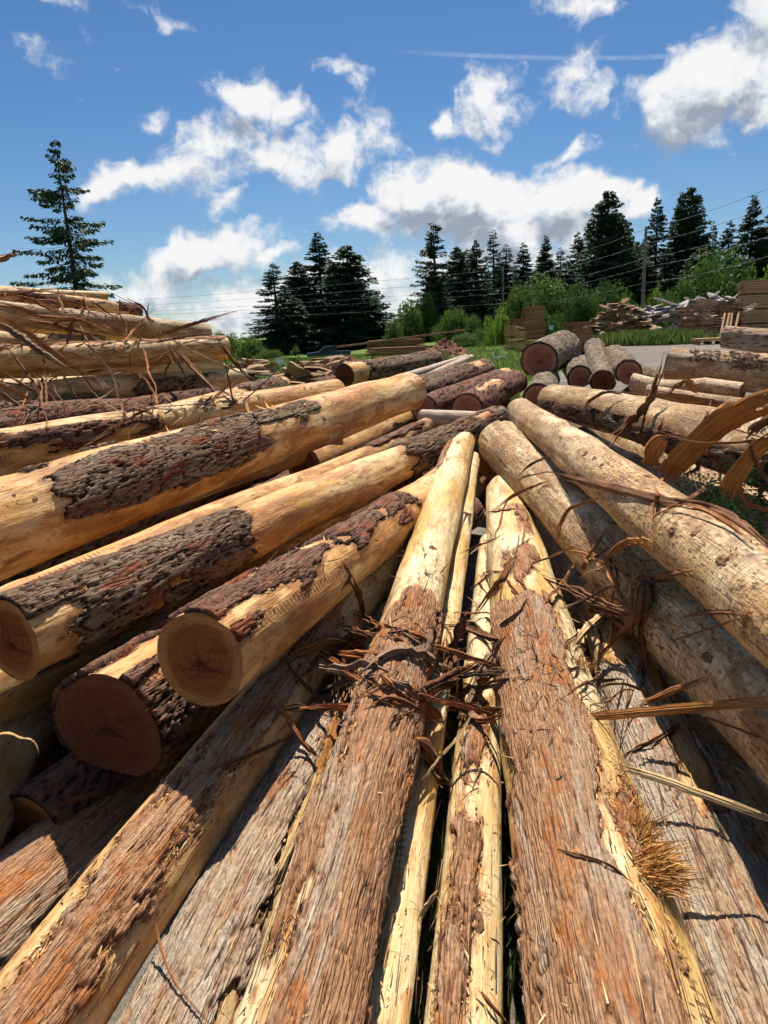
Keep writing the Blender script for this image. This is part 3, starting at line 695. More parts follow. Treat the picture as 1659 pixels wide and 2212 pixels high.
# ---- stems across the middle
GM_ = 'barked stems across the middle'
make_log('M1', (744, 811, 50, 12.6), (940, 779, 42, 15.5), 'barked stem with a round dark sawn face, standing out in the middle distance', W_FIR, bark=[(.16, 1, -2.4, 2.4)], bmat=B_FIR, btype='fir', endmat=E_RED, seed=32, group=GM_)
make_log('M2', (880, 855, 66, 9.6), (1046, 800, 46, 13), 'mossy dark barked stem with a bare patch near its far end', W_FIR, bark=[(0, 1, -2.4, 2.4)], holes=[(.72, .92, -.9, .3)], bmat=B_FIR, btype='fir', endmat=E_RED, seed=33, group=GM_)
make_log('M3', (916, 884, 54, 9.0), (1092, 818, 46, 12.4), 'reddish barked stem with a half-hidden sawn face behind the dark-tipped stem', W_FIR, bark=[(0, 1, -2.4, 2.4)], holes=[(.9, 1.1, -1, 1.2)], bmat=B_RED, btype='fir', endmat=E_PINK, seed=34, group=GM_)
make_log('M4', (1008, 884, 64, 8.6), (1112, 826, 50, 11.5), 'stem with torn orange patches in its bark and a wide dark sawn face', W_FIR, bark=[(0, 1, -2.4, 2.4)], holes=[(.15, .55, -.7, .35), (.3, .6, -1.8, -1.1)], bmat=B_RED, btype='fir', endmat=E_PINK, seed=35, group=GM_)
make_log('M5', (880, 812, 17, 11.5), (1006, 771, 12, 16), 'thin peeled pole, longer of the two on the mossy stem', W_DULL, ext=(.6, 0), seed=36, group='thin peeled poles')
make_log('M6', (930, 812, 17, 11.2), (1018, 772, 13, 15.5), 'thin peeled pole with the blunt pale tip over the mossy stem', W_DULL, ext=(.3, 0), seed=37, group='thin peeled poles')
make_log('M7', (672, 838, 34, 12), (790, 815, 28, 14), 'small dark stem half hidden under the round-faced barked one', W_FIR, ext=(0, .2), bark=[(0, 1, -2.4, 2.4)], bmat=B_RED, btype='fir', endmat=E_RED, seed=38, group=GM_)
# ---- sawn ends facing the viewer at the far side
GE_ = 'short barked stems with sawn ends by the yard'
make_log('E1', (1164, 778, 72, 11.5), (1218, 752, 68, 13.2), 'fat stem on top of the others, round reddish sawn face and flaky grey bark', W_GOLD, bark=[(0, 1, -2.5, 2.5)], bmat=B_SCALY, btype='scaly', endmat=E_PINK, seed=39, group=GE_, q=.6, thick=1.2)
make_log('E2', (1253, 816, 46, 11.2), (1236, 792, 40, 13), 'half-hidden sawn end between the fat stem and the scaly upright-lying one', W_GOLD, bark=[(0, 1, -2.5, 2.5)], bmat=B_SCALY, btype='scaly', endmat=E_PINK, seed=40, group=GE_)
make_log('E3', (1303, 826, 46, 10.8), (1284, 752, 38, 15), 'scaly barked stem pointing straight away with a dark sawn end', W_GOLD, bark=[(0, 1, -2.5, 2.5)], bmat=B_SCALY, btype='scaly', endmat=E_RED, seed=41, group=GE_, q=.7)
make_log('E4', (1358, 806, 50, 11), (1328, 770, 44, 14), 'sawn end with a split side lying next to the scaly stem', W_GOLD, bark=[(0, 1, -2.5, 2.5)], bmat=B_SCALY, btype='scaly', endmat=E_PINK, seed=42, group=GE_)
make_log('E5', (1162, 862, 58, 9.4), (1180, 820, 50, 12), 'reddish sawn end under the fat stem, beside the smooth cream stem', W_GOLD, bark=[(0, 1, -2.5, 2.5)], bmat=B_SCALY, btype='scaly', endmat=E_PINK, seed=43, group=GE_)
make_log('E6', (1440, 822, 30, 11.5), (1380, 800, 26, 13), 'short scaly piece lying behind the split-sided end', W_GOLD, ext=(.5, 0), bark=[(-1, 1, -2.5, 2.5)], bmat=B_SCALY, btype='scaly', seed=44, group=GE_)
# ---- the tall heap behind
GP_ = 'stems of the tall heap'
make_log('P1', (0, 848, 58, 10.3), (528, 820, 49, 12.2), 'bottom peeled stem of the tall heap with a dark bark patch underneath', W_GOLD, ext=(3, 0), bark=[(.5, .8, -2.2, -1.0)], bmat=B_FIR, btype='fir', seed=45, group=GP_)
make_log('P2', (0, 778, 63, 10.0), (486, 752, 50, 12.2), 'orange peeled stem in the tall heap with a strip of bark along its top', W_FIR, ext=(3, 0), bark=[(-1, 1, -.35, 1.2)], bmat=B_CEDAR, seed=46, group=GP_)
make_log('P3', (0, 736, 42, 10.6), (220, 738, 30, 12.6), 'short thin peeled stem among the strips of the tall heap', W_PALE, ext=(3, 0), seed=47, group=GP_)
make_log('P4', (0, 676, 56, 11.2), (449, 722, 42, 13.2), 'grey-cream stem of the tall heap sticking out above the strips', W_PALE, ext=(3, 0), seed=48, group=GP_)
make_log('P5', (0, 640, 44, 11.4), (300, 676, 34, 13.0), 'highest peeled stem of the tall heap with a torn reddish end', W_FIR, ext=(3, 0), bark=[(.8, 1, -2, 2), (.1, .5, -1.8, -.9)], bmat=B_RED, btype='fir', seed=49, group=GP_)
make_log('P6', (60, 634, 26, 13.6), (230, 642, 24, 14.4), 'stem end just showing over the crest of the tall heap', W_GOLD, ext=(3, 0), seed=50, group=GP_)
make_log('P7', (0, 900, 62, 9.6), (340, 866, 48, 12), 'dark shaded stem at the foot of the tall heap', W_GOLD, ext=(3, 0), bark=[(-1, 1, -2, 2)], bmat=B_FIR, btype='fir', seed=51, group=GP_)
make_log('P8', (0, 700, 50, 12.4), (250, 716, 44, 13.4), 'stem hidden behind the strips inside the tall heap', W_GOLD, ext=(3, 1), seed=52, group=GP_)
make_log('P9', (0, 800, 60, 11.8), (440, 790, 50, 13.4), 'inner stem of the tall heap, glimpsed between the two long peeled ones', W_GOLD, ext=(3, .3), seed=53, group=GP_)
make_log('N1', (190, 900, 46, 8.6), (470, 856, 36, 11.2), 'reddish barked stem at the foot of the tall heap, seen side on', W_FIR, ext=(1, 0), bark=[(-1, 1, -2.4, 2.4)], bmat=B_RED, btype='fir', seed=54)
make_log('N2', (330, 908, 48, 7.4), (606, 832, 34, 11), 'peeled stem with one black lump of bark, in front of the tall heap', W_FIR, ext=(1.5, .1), bark=[(.60, .97, -2.0, .9)], bmat=B_FIR, btype='fir', seed=55, thick=1.8)
make_log('N3', (560, 866, 26, 9.6), (628, 846, 21, 11), 'short pale round-ended billet beside the black lump of bark', W_PALE, ext=(.3, 0), seed=56)
make_log('N4', (0, 925, 70, 6.6), (230, 890, 50, 8.6), 'barked stem mostly covered, below the heap and behind the ribboned stem', W_FIR, ext=(2, 1), bark=[(-1, 1.2, -2.4, 2.4)], bmat=B_RED, btype='fir', seed=57)

# ---- unseen-from-above filling of the pile, showing only as dark wood in the gaps
fillL = [((-2.2, 2.4, .52, .2), (.2, 7.6, .56, .18)), ((-1.75, 2.5, .55, .16), (.65, 7.4, .62, .15)), ((-2.6, 3.4, .2, .2), (0, 8, .2, .2)), ((-1.9, 2.4, .18, .18), (.4, 7.4, .2, .16)),
         ((-1.3, 2.3, .2, .16), (.8, 6.8, .2, .15)), ((-3.0, 3.6, .72, .2), (-.6, 8.2, .78, .2)), ((-3.4, 4.2, .3, .22), (-1.2, 9.4, .34, .2)), ((-1.5, 2.9, .30, .14), (.9, 7.6, .42, .14))]
for i, (a, b) in enumerate(fillL):
    make_log('FL%d' % i, ('w', *a), ('w', *b), 'shaded stem glimpsed low in the gaps between the large leaning stems', W_FIR if i % 2 else W_GOLD,
             bark=[(-.1, 1, -2.4, 2.4)] if i % 2 == 0 else (), bmat=B_RED, btype='fir', seed=60 + i, group='stems glimpsed below the large leaning ones', q=1.6)
fillR = [((1.65, .6, .2, .2), (1.7, 7, .2, .2)), ((1.6, 1., .55, .16), (1.75, 6.6, .58, .15)), ((2.1, .8, .25, .22), (2.2, 8, .25, .2)), ((2.05, 1.2, .66, .18), (2.05, 7.0, .66, .18)),
         ((2.6, 1, .3, .2), (2.7, 8, .3, .2)), ((2.6, 2, .74, .2), (2.9, 8.5, .78, .2)), ((3.3, 3, .4, .25), (3.6, 9, .45, .22)), ((1.15, .5, .18, .18), (1.2, 6.5, .18, .17)), ((3.2, 3.2, .85, .2), (3.5, 8.8, .9, .2))]
for i, (a, b) in enumerate(fillR):
    make_log('FR%d' % i, ('w', *a), ('w', *b), 'shaded stem glimpsed low in the gaps beneath the peeled leaning stems', W_PALE if i % 2 else W_GOLD,
             bark=[(-.1, 1, -2.4, 2.4)] if i % 2 == 0 else (), bmat=B_CEDAR, seed=80 + i, group='stems glimpsed below the peeled leaning ones', q=1.6)

rs = np.random.RandomState(91)
for i in range(15):
    x = -5.6 + i * .48; y = 7.0 + .5 * rs.rand() + max(0, -x - 2) * .5; z = .22 if i % 2 else .58
    make_log('FM%d' % i, ('w', x, y, z, .19), ('w', x + 1.7, y + 4.4, z + .15, .17), 'stem showing in the gaps behind the large leaning stems', W_FIR if i % 3 else W_GOLD,
             bark=[(-.1, 1, -2.4, 2.4)] if i % 3 != 1 else (), bmat=B_RED if i % 2 else B_FIR, btype='fir', seed=100 + i, group='stems behind the large leaning ones', q=1.3)
for i in range(7):
    x = 1.5 + i * .55; y = 8.2 + .3 * rs.rand()
    make_log('FN%d' % i, ('w', x, y, .35 + .25 * (i % 2), .19), ('w', x + .5 - .15 * i, y + 3.6, .5 + .2 * (i % 2), .18), 'stem showing in the gaps below the sawn ends', W_GOLD,
             bark=[(-.1, 1, -2.4, 2.4)] if i % 3 != 1 else (), bmat=B_SCALY, btype='scaly', seed=130 + i, group='stems below the sawn ends', q=1.3)
# ------------------------------------------------------------------ casting onto the stems
_V, _F, _own, _o = [], [], [], 0
for k, lg in enumerate(LOGS):
    _V.append(lg[3]); _F.append(lg[4] + _o); _own.append(np.full(len(lg[4]), k)); _o += len(lg[3])
_V = np.concatenate(_V); _F = np.concatenate(_F); _own = np.concatenate(_own)
BVH = BVHTree.FromPolygons([tuple(v) for v in _V.tolist()], [tuple(f) for f in _F.tolist()])
def cast(px, py):
    d = ray(px, py).normalized(); h = BVH.ray_cast(EYE, d)
    if h[0] is None: return None
    n = h[1]
    if n.dot(d) > 0: n = -n
    return h[0], n, int(_own[h[2]])

def spline(P, n):
    P = np.asarray(P, float)
    if len(P) == 2: return P[0] + (P[1] - P[0]) * np.linspace(0, 1, n)[:, None]
    Q = np.vstack([2 * P[0] - P[1], P, 2 * P[-1] - P[-2]]); m_ = len(P) - 1
    t_ = np.linspace(0, m_ - 1e-6, n); i = t_.astype(int); f = (t_ - i)[:, None]
    a, b, c, d = Q[i], Q[i + 1], Q[i + 2], Q[i + 3]
    return .5 * (2 * b + (c - a) * f + (2 * a - 5 * b + 4 * c - d) * f * f + (3 * b - a - 3 * c + d) * f**3)

def ribbon(P, W_, seed, curl=.35, twist=.5, thick=.004, mats=(S_OUT, S_IN), facing=None, taper=(.9, .8), rag=.22, frag=1.):
    rs = np.random.RandomState(seed)
    L = np.linalg.norm(np.diff(P, axis=0), axis=1).sum(); n = int(np.clip(L / .016, 14, 60)); C = spline(P, n)
    T = np.gradient(C, axis=0); T /= np.linalg.norm(T, axis=1)[:, None]
    view = np.array(EYE) - C if facing is None else np.tile(np.asarray(facing, float), (n, 1))
    view /= np.linalg.norm(view, axis=1)[:, None]
    S = np.cross(T, view); S /= np.linalg.norm(S, axis=1)[:, None] + 1e-9; Nn = np.cross(S, T)
    f = np.linspace(0, 1, n); ph = rs.rand() * 6
    ang = twist * (np.sin(f * (2 + 2 * rs.rand()) + ph))
    S2 = S * np.cos(ang)[:, None] + Nn * np.sin(ang)[:, None]; N2 = np.cross(S2, T)
    w = np.interp(f, np.linspace(0, 1, len(W_)), W_) * .5
    w = w * (1 - (1 - taper[0]) * np.exp(-f / .06)) * (1 - (1 - taper[1]) * np.exp(-(1 - f) / .08))
    m_ = 11; u = np.linspace(-1, 1, m_); w = w * .85
    k3 = np.arange(0, n + 3, 2); wj = 1 + rag * np.interp(np.arange(n), k3, rs.randn(len(k3))); wk = 1 + rag * np.interp(np.arange(n), k3, rs.randn(len(k3)))
    wl = np.where(u[None, :] < 0, wj[:, None], wk[:, None])
    ridge = (.30 * rs.randn(1, m_) + .06 * rs.randn(n, m_)) * frag
    top = C[:, None] + S2[:, None] * (u[None, :, None] * (w[:, None] * wl)[..., None]) + N2[:, None] * ((-(u[None, :]**2) * curl * w[:, None] + ridge * w[:, None] * .8)[..., None])
    # the ends split into fingers of unequal length
    cut = np.zeros((n - 1, m_ - 1), bool)
    j = 0
    for sg in (-1, 1):
        j = 0
        while j < m_ - 1:
            g_ = rs.randint(2, 4); j2 = min(m_, j + g_); ln_ = max(2, int(n * rs.uniform(.08, .40) * (.4 + .6 * frag))); ext_ = rs.uniform(0, .22) * L; sp_ = rs.randn() * .25 * frag; up_ = rs.randn() * .35 * frag
            rows = np.arange(ln_) if sg < 0 else np.arange(n - ln_, n)
            f_ = (np.arange(ln_)[::-1] if sg < 0 else np.arange(ln_)) / max(1, ln_ - 1); f_ = f_ ** 1.6
            top[rows[:, None], np.arange(j, j2)[None, :]] += (T[rows] * sg * ext_ * f_[:, None] * .5 + (S2[rows] * sp_ + N2[rows] * up_) * (w[rows] * 2.2 * f_)[:, None])[:, None]
            mid_ = top[rows, j:j2].mean(1, keepdims=True); top[rows, j:j2] = mid_ + (top[rows, j:j2] - mid_) * (1 - .75 * f_)[:, None, None]
            if j2 < m_:
                cut[(rows[:-1] if sg < 0 else rows[:-1]), j2 - 1] = True
            j = j2
    bot = top - N2[:, None] * thick * (1 - .6 * np.abs(u))[None, :, None]
    V = np.concatenate([top.reshape(-1, 3), bot.reshape(-1, 3)]); k = n * m_
    i, j = np.meshgrid(np.arange(n - 1), np.arange(m_ - 1), indexing='ij'); a = (i * m_ + j).ravel()
    a = a[~cut.ravel()]; ft = np.stack([a, a + 1, a + m_ + 1, a + m_], -1); fbm = ft[:, ::-1] + k
    i = np.arange(n - 1) * m_; e1 = np.stack([i, i + m_, i + m_ + k, i + k], -1); i2 = i + m_ - 1; e2 = np.stack([i2, i2 + k, i2 + m_ + k, i2 + m_], -1)
    j = np.arange(m_ - 1); e3 = np.stack([j, j + k, j + 1 + k, j + 1], -1); j2 = j + (n - 1) * m_; e4 = np.stack([j2, j2 + 1, j2 + 1 + k, j2 + k], -1)
    F = np.concatenate([ft, fbm, e1, e2, e3, e4]); mi = np.concatenate([np.zeros(len(ft)), np.ones(len(F) - len(ft))])
    sl = np.concatenate([[0], np.cumsum(np.linalg.norm(np.diff(C, axis=0), axis=1))])
    uv = np.stack([np.repeat(sl, m_), (u[None, :] * w[:, None]).ravel()], -1) + rs.rand(2) * 9; uv = np.concatenate([uv, uv])
    org = C[0].copy()
    return mesh_np('strip', V - org, F, uv=uv, mi=mi, mats=mats, smooth=False), org
_sc = [100]
def strip(pts, w, label, mats=(S_OUT, S_IN), lift=.03, d=None, curl=.35, twist=.35, thick=.004, name='bark_strip', cat='bark strip', group='torn bark strips', taper=(.85, .7), frag=1.):
    """pts in pixels; depth taken from the stems they lie on (ends) and bridged between, or given."""
    _sc[0] += 1
    n = len(pts); D = []
    if d is not None: D = list(np.interp(np.linspace(0, 1, n), np.linspace(0, 1, len(d)), d))
    else:
        hit = [cast(x, y) for x, y in pts]
        dh = [depth(h[0]) - lift if h else None for h in hit]
        known = [i for i, v in enumerate(dh) if v]
        if not known: return None
        e0, e1 = known[0], known[-1]
        for i in range(n):
            f = 0 if e1 == e0 else np.clip((i - e0) / (e1 - e0), 0, 1)
            v = 1 / ((1 - f) / dh[e0] + f / dh[e1])
            if dh[i]: v = min(v, dh[i])
            D.append(v)
    P = np.array([atd(x, y, dd) for (x, y), dd in zip(pts, D)])
    ws = w if isinstance(w, (list, tuple)) else [w]
    W_ = [ww * np.interp(i / max(1, len(ws) - 1), np.linspace(0, 1, n), D) / FPX for i, ww in enumerate(ws)]
    mw = max(W_); W_ = [.5 * mw + .5 * v for v in W_]
    me, org = ribbon(P, W_ if len(W_) > 1 else W_ * 2, _sc[0], curl, twist, thick, mats, taper=taper, frag=frag, rag=.22 * min(1, max(.12, frag)))
    o = obj(name, me, None, org); tag(o, label, cat, group); return o
OI, IO, RI, GI, PI_, RR2 = (S_OUT, S_IN), (S_IN, S_OUT), (S_RED, S_IN), (S_GREY, S_OUT), (S_PALE, S_IN), (S_RED, S_OUT)

# ---- strips on the peeled side
strip([(1430, 1034), (1462, 1002), (1540, 930), (1600, 892), (1690, 855)], [46, 62, 66, 60], 'broad orange curl of bark arching up beside the smooth cream stem', IO, d=[3.7, 3.5, 3.3, 3.1, 2.9], curl=.3, twist=.25, thick=.008, frag=.22)
strip([(1196, 1022), (1270, 1042), (1360, 1066), (1450, 1088), (1540, 1104), (1592, 1128), (1642, 1166)], [16, 26, 32, 26, 12], 'long dark bark plank lying across both leaning peeled stems', OI, lift=.03, curl=.5, twist=.3, thick=.012, frag=.5)
strip([(1440, 1090), (1510, 1098), (1570, 1130), (1610, 1160)], [10, 14, 6], 'thin orange splinter alongside the long dark bark plank', RI, lift=.06, twist=.4)
strip([(1233, 1552), (1340, 1542), (1470, 1530), (1690, 1512)], [14, 22, 26, 26], 'straight orange lath reaching in over the dark gap', IO, d=[2.35, 2.25, 2.12, 2.0], curl=.15, twist=.15, thick=.01, taper=(.3, 1), frag=.35)
strip([(1352, 1660), (1430, 1682), (1510, 1712), (1690, 1778)], [20, 22, 18, 16], 'orange lath with a dark underside, below the straight one', PI_, d=[1.95, 1.9, 1.83, 1.75], curl=.4, twist=.4, thick=.008, frag=.35)
strip([(1436, 778), (1418, 832), (1400, 872), (1362, 914), (1322, 956)], [4, 8, 18, 24, 18], 'upright tapering strip in front of the smooth cream stem, orange at its foot', RI, d=[4.9, 4.9, 4.9, 5.0, 5.1], twist=.5)
strip([(1398, 876), (1388, 920), (1374, 962)], [5, 6, 4], 'dark hanging string beside the upright tapering strip', OI, d=[4.8, 4.9, 4.9])
strip([(1249, 914), (1266, 876), (1284, 858), (1320, 846), (1390, 856)], [8, 7, 6, 5], 'thin brown band looped over the smooth cream stem near its end', OI, lift=.03)
strip([(1407, 849), (1495, 862), (1569, 880)], [10, 18, 12], 'brown splinter lying lengthwise on top of the smooth cream stem', RR2, lift=.05)
strip([(1401, 1006), (1412, 972), (1434, 944)], [30, 50, 26], 'leaf-shaped orange flake standing at the foot of the broad curl', IO, d=[3.75, 3.7, 3.65], curl=.3, frag=.3)
strip([(1424, 933), (1488, 954), (1575, 957), (1690, 944)], [4, 6, 7, 7], 'thin bent twig sticking out past the broad orange curl', RI, d=[3.0, 2.95, 2.9, 2.8], name='twig', cat='twig', thick=.006)
strip([(1569, 1064), (1590, 1030), (1625, 985), (1690, 930)], [48, 44, 34, 26], 'wide orange splinter torn at its lower end, by the picture edge', IO, d=[3.1, 3.05, 3.0, 2.9], curl=.2, taper=(.8, 1), thick=.007, frag=.3)
strip([(1618, 942), (1650, 912), (1700, 890)], [26, 26, 22], 'dark bark bit poking in above the wide orange splinter', OI, d=[2.9, 2.85, 2.8], taper=(.8, 1))
strip([(1618, 955), (1632, 996), (1656, 1036)], [14, 12, 8], 'short brown strip hanging beside the wide orange splinter', RR2, d=[2.85, 2.85, 2.85])
strip([(1596, 1040), (1612, 1082), (1640, 1098), (1680, 1110)], [8, 10, 8], 'hooked orange strip under the wide orange splinter', RI, d=[3.0, 3.0, 2.95, 2.9])
strip([(1120, 1028), (1150, 1002), (1192, 984)], [5, 7, 5], 'dark thread curled over the tan stem near its ragged butt', OI, lift=.03)
strip([(1068, 1100), (1118, 1066), (1182, 1040)], [6, 8, 5], 'brown band slanting over the tan stem below the dark thread', RR2, lift=.04)
strip([(1204, 1166), (1212, 1130), (1232, 1098), (1290, 1076)], [10, 10, 8, 6], 'red-brown band wrapped over the middle of the tan stem', RI, lift=.03)
strip([(1312, 1204), (1345, 1176), (1385, 1168), (1416, 1180)], [10, 20, 18, 8], 'orange chip of bark bridging the two leaning stems', IO, lift=.05)
strip([(1306, 1196), (1322, 1250), (1346, 1302)], [14, 12, 8], 'orange strip drooping down the flank of the tan stem', RI, lift=.03)
strip([(1392, 1238), (1390, 1300), (1382, 1382)], [34, 42, 30], 'upright slab of dark bark leaning on the flank of the tan stem', OI, lift=.07, curl=.5, thick=.01, taper=(.8, .8))
strip([(1402, 1242), (1440, 1240), (1488, 1236)], [14, 18, 10], 'small dark splinter pointing away from the upright bark slab', OI, lift=.06)
strip([(1182, 1248), (1240, 1276), (1300, 1306), (1364, 1326)], [14, 24, 24, 16], 'dark bark strip sloping down into the gap beside the tan stem', OI, lift=.03, thick=.008)
strip([(1366, 1336), (1330, 1380), (1286, 1436)], [7, 9, 6], 'thin stick leaning across the gap towards the thickest stem', RR2, lift=.08, name='twig', cat='twig')
strip([(1240, 1392), (1272, 1356), (1312, 1318)], [14, 22, 16], 'pale torn splinter in the gap under the tan stem', PI_, lift=.05)
strip([(1286, 1490), (1318, 1477), (1360, 1480), (1418, 1506)], [5, 7, 5], 'thin arched band over the barked stem with the pale scar', OI, lift=.03)
strip([(1380, 1522), (1440, 1500), (1522, 1468)], [14, 18, 12], 'dark splinter crossing above the straight orange lath', RR2, d=[2.4, 2.35, 2.3])
strip([(1348, 1632), (1410, 1600), (1476, 1560)], [10, 12, 6], 'brown splinter slanting up to the straight orange lath', OI, lift=.05)
strip([(1500, 1540), (1570, 1566), (1690, 1612)], [5, 6, 5], 'thin stick running out of the dark gap to the picture edge', OI, d=[2.15, 2.1, 2.0], name='twig', cat='twig')
strip([(1458, 1382), (1520, 1362), (1588, 1338)], [4, 6, 4], 'thin splinter stuck on the near flank of the tan stem', OI, lift=.03)
strip([(1480, 1332), (1540, 1322), (1600, 1324)], [8, 12, 8], 'dark chip on the near flank of the tan stem', OI, lift=.02)
strip([(1478, 818), (1490, 832), (1508, 846)], [14, 22, 12], 'orange wedge wedged under the crumb-strewn stem', IO, d=[6.2, 6.2, 6.2])
strip([(1442, 852), (1462, 834), (1490, 822)], [8, 12, 6], 'small orange splinter beside the orange wedge', RI, d=[6.2, 6.2, 6.3])
# ---- the tangle in the middle
strip([(808, 1362), (770, 1376), (742, 1402), (732, 1448), (730, 1516)], [20, 34, 40, 44, 34], 'dark folded sheet of bark hanging left of the pale-tipped stem', OI, lift=.07, curl=.6, thick=.008, twist=.3, taper=(.7, .9))
strip([(622, 1426), (670, 1402), (720, 1386), (792, 1404)], [16, 28, 30, 18], 'orange curl bridging from the yellow-edged stem to the folded dark sheet', IO, lift=.06, curl=.5)
strip([(783, 1369), (840, 1366), (922, 1353)], [8, 9, 4], 'dark thin stick lying straight across the pale-tipped stem', OI, lift=.04, name='twig', cat='twig')
strip([(846, 1352), (900, 1376), (940, 1398), (966, 1412)], [8, 22, 26, 10], 'brown splinter fanning out to the side of the pale-tipped stem', RI, lift=.05)
strip([(868, 1366), (906, 1396), (944, 1436)], [6, 14, 12], 'grey-brown splinter under the fanned one', GI, lift=.04)
strip([(800, 1446), (828, 1424), (872, 1408), (920, 1424), (966, 1452)], [10, 24, 34, 36, 28], 'grey bark saddle wrapped over the pale-tipped stem', GI, lift=.06, curl=.5, thick=.008)
strip([(722, 1448), (772, 1462), (850, 1474), (905, 1498)], [12, 20, 22, 16], 'narrow grey bark strip tucked under the saddle', GI, lift=.05, curl=.4)
strip([(690, 1498), (740, 1474), (806, 1462)], [10, 16, 12], 'short grey splinter pointing at the folded dark sheet', GI, lift=.05)
strip([(900, 1500), (930, 1534), (960, 1560)], [10, 22, 14], 'orange-edged shred at the end of the saddle', RI, lift=.06)
strip([(808, 1520), (850, 1510), (900, 1532), (934, 1560)], [8, 16, 18, 10], 'brown shred lying on the bark edge of the pale-tipped stem', RR2, lift=.04)
strip([(976, 1372), (974, 1440), (972, 1510), (962, 1600)], [26, 42, 46, 30], 'dark stringy bark sheet standing in the gap beside the thin tooth-marked stem', OI, lift=.10, curl=.6, thick=.008, taper=(.6, .7))
strip([(1004, 1330), (990, 1372), (966, 1424)], [20, 24, 18], 'dark bark chunk at the top of the stringy sheet', OI, lift=.08, thick=.01)
strip([(998, 1340), (1030, 1356), (1060, 1386)], [14, 18, 10], 'grey splinter jutting from the dark bark chunk', GI, lift=.08)
strip([(1064, 1408), (1040, 1446), (1022, 1486), (1002, 1540)], [18, 26, 24, 14], 'twisted grey bark strand hanging beside the whitish stem', GI, lift=.08, twist=1.)
strip([(968, 1531), (1010, 1526), (1050, 1534), (1086, 1530)], [8, 20, 22, 10], 'dark splinter bridging low over the whitish stem', OI, lift=.06)
strip([(1000, 1548), (1040, 1556), (1078, 1550)], [10, 18, 8], 'second dark splinter just under the bridging one', RR2, lift=.05)
strip([(1020, 1540), (988, 1594), (950, 1636), (924, 1672)], [5, 8, 6, 3], 'bent straw-coloured twig hanging into the gap', PI_, lift=.08, name='twig', cat='twig')
strip([(1108, 1204), (1080, 1252), (1050, 1294), (1024, 1330)], [7, 14, 10, 5], 'bundle of thin brown splinters crossing above the whitish stem', RR2, lift=.08)
strip([(1094, 1250), (1112, 1276), (1136, 1302)], [5, 9, 5], 'small shred on the peeled tip of the thickest stem', RR2, lift=.03)
strip([(1068, 1364), (1098, 1344), (1124, 1322), (1136, 1300)], [10, 18, 16, 8], 'curled grey bark lip on the thickest stem where the bark begins', GI, lift=.04)
strip([(1068, 1430), (1080, 1398), (1096, 1370)], [10, 16, 8], 'dark shred below the curled grey lip', OI, lift=.04)
strip([(600, 1522), (624, 1556), (648, 1594), (692, 1642)], [6, 14, 16, 12], 'orange splinter bent down over the yellow-edged stem', RI, lift=.06)
strip([(620, 1432), (650, 1470), (690, 1512), (706, 1536)], [6, 10, 12, 6], 'dark thin splinter above the bent orange one', OI, lift=.05)
strip([(530, 1546), (568, 1532), (604, 1524)], [4, 6, 4], 'hair-thin splinter on the yellow-edged stem', OI, lift=.04)
strip([(455, 1662), (520, 1638), (590, 1608), (622, 1592)], [6, 10, 10, 5], 'dark twig lying along the bark band of the yellow-edged stem', OI, lift=.03, name='twig', cat='twig')
strip([(752, 1470), (722, 1560), (700, 1640), (688, 1706)], [12, 24, 20, 10], 'long orange splint in the groove left of the pale-tipped stem', IO, lift=.05, twist=.8)
strip([(706, 1600), (684, 1680), (640, 1790), (590, 1900)], [8, 16, 14, 8], 'long torn yellow splint running down the same groove', PI_, lift=.02, twist=.3)
strip([(790, 1340), (776, 1290), (760, 1252)], [14, 18, 10], 'dark bark scrap behind the folded dark sheet', OI, lift=.05)
strip([(740, 1272), (756, 1244), (740, 1214)], [6, 8, 4], 'small dark splinter above the bark scrap', OI, lift=.05)
strip([(335, 1988), (350, 2060), (382, 2128), (442, 2200)], [4, 6, 7, 4], 'thin red-brown twig drooping from the yellow-edged stem', RR2, lift=.03, name='twig', cat='twig')
strip([(1214, 1839), (1256, 1850), (1310, 1866), (1362, 1902)], [10, 9, 7, 4], 'curved twig lying on the thickest stem', OI, lift=.02, name='twig', cat='twig')
strip([(1372, 2146), (1392, 2156), (1418, 2166)], [14, 20, 10], 'dark bark scab on the thickest stem near the bottom edge', OI, lift=.01)
strip([(905, 1985), (922, 1958), (942, 1930)], [10, 14, 8], 'pale splinter stuck in the gap beside the tooth-marked stem', PI_, lift=.03)
strip([(1036, 2140), (1062, 2172), (1096, 2210)], [6, 10, 6], 'brown splinter along the foot of the whitish stem', RR2, lift=.02)
strip([(130, 1738), (180, 1724), (222, 1714)], [10, 16, 10], 'reddish bark scrap in the shade under the fluted stem', RR2, lift=.05)
strip([(900, 1610), (932, 1644), (968, 1692)], [40, 44, 30], 'dark barked stub jammed in the gap beside the whitish stem', OI, lift=.06, curl=.9, thick=.02)
# ---- strips hanging over the tall heap
strip([(331, 726), (365, 716), (400, 704), (450, 690), (498, 676)], [5, 9, 10, 10, 7], 'brown strip jutting up from the tall heap against the sky', RI, d=[10.6, 10.4, 10.3, 10.3, 10.4], thick=.015)
strip([(368, 746), (417, 796), (452, 832), (481, 866)], [9, 12, 12, 10], 'dark straight stick leaning against the front of the tall heap', OI, d=[10.3, 9.9, 9.7, 9.4], curl=.9, thick=.03, name='stick', cat='stick')
strip([(358, 728), (433, 766), (480, 788), (532, 810)], [5, 6, 5, 3], 'straw-coloured lath sloping beside the leaning stick', PI_, d=[10.3, 10.2, 10.3, 10.5], thick=.015)
strip([(-10, 680), (50, 712), (100, 748), (150, 786), (212, 826)], [10, 15, 14, 13, 11], 'long brown strip falling across the front of the tall heap', RI, d=[8.8, 8.9, 9.0, 9.1, 9.2], thick=.02)
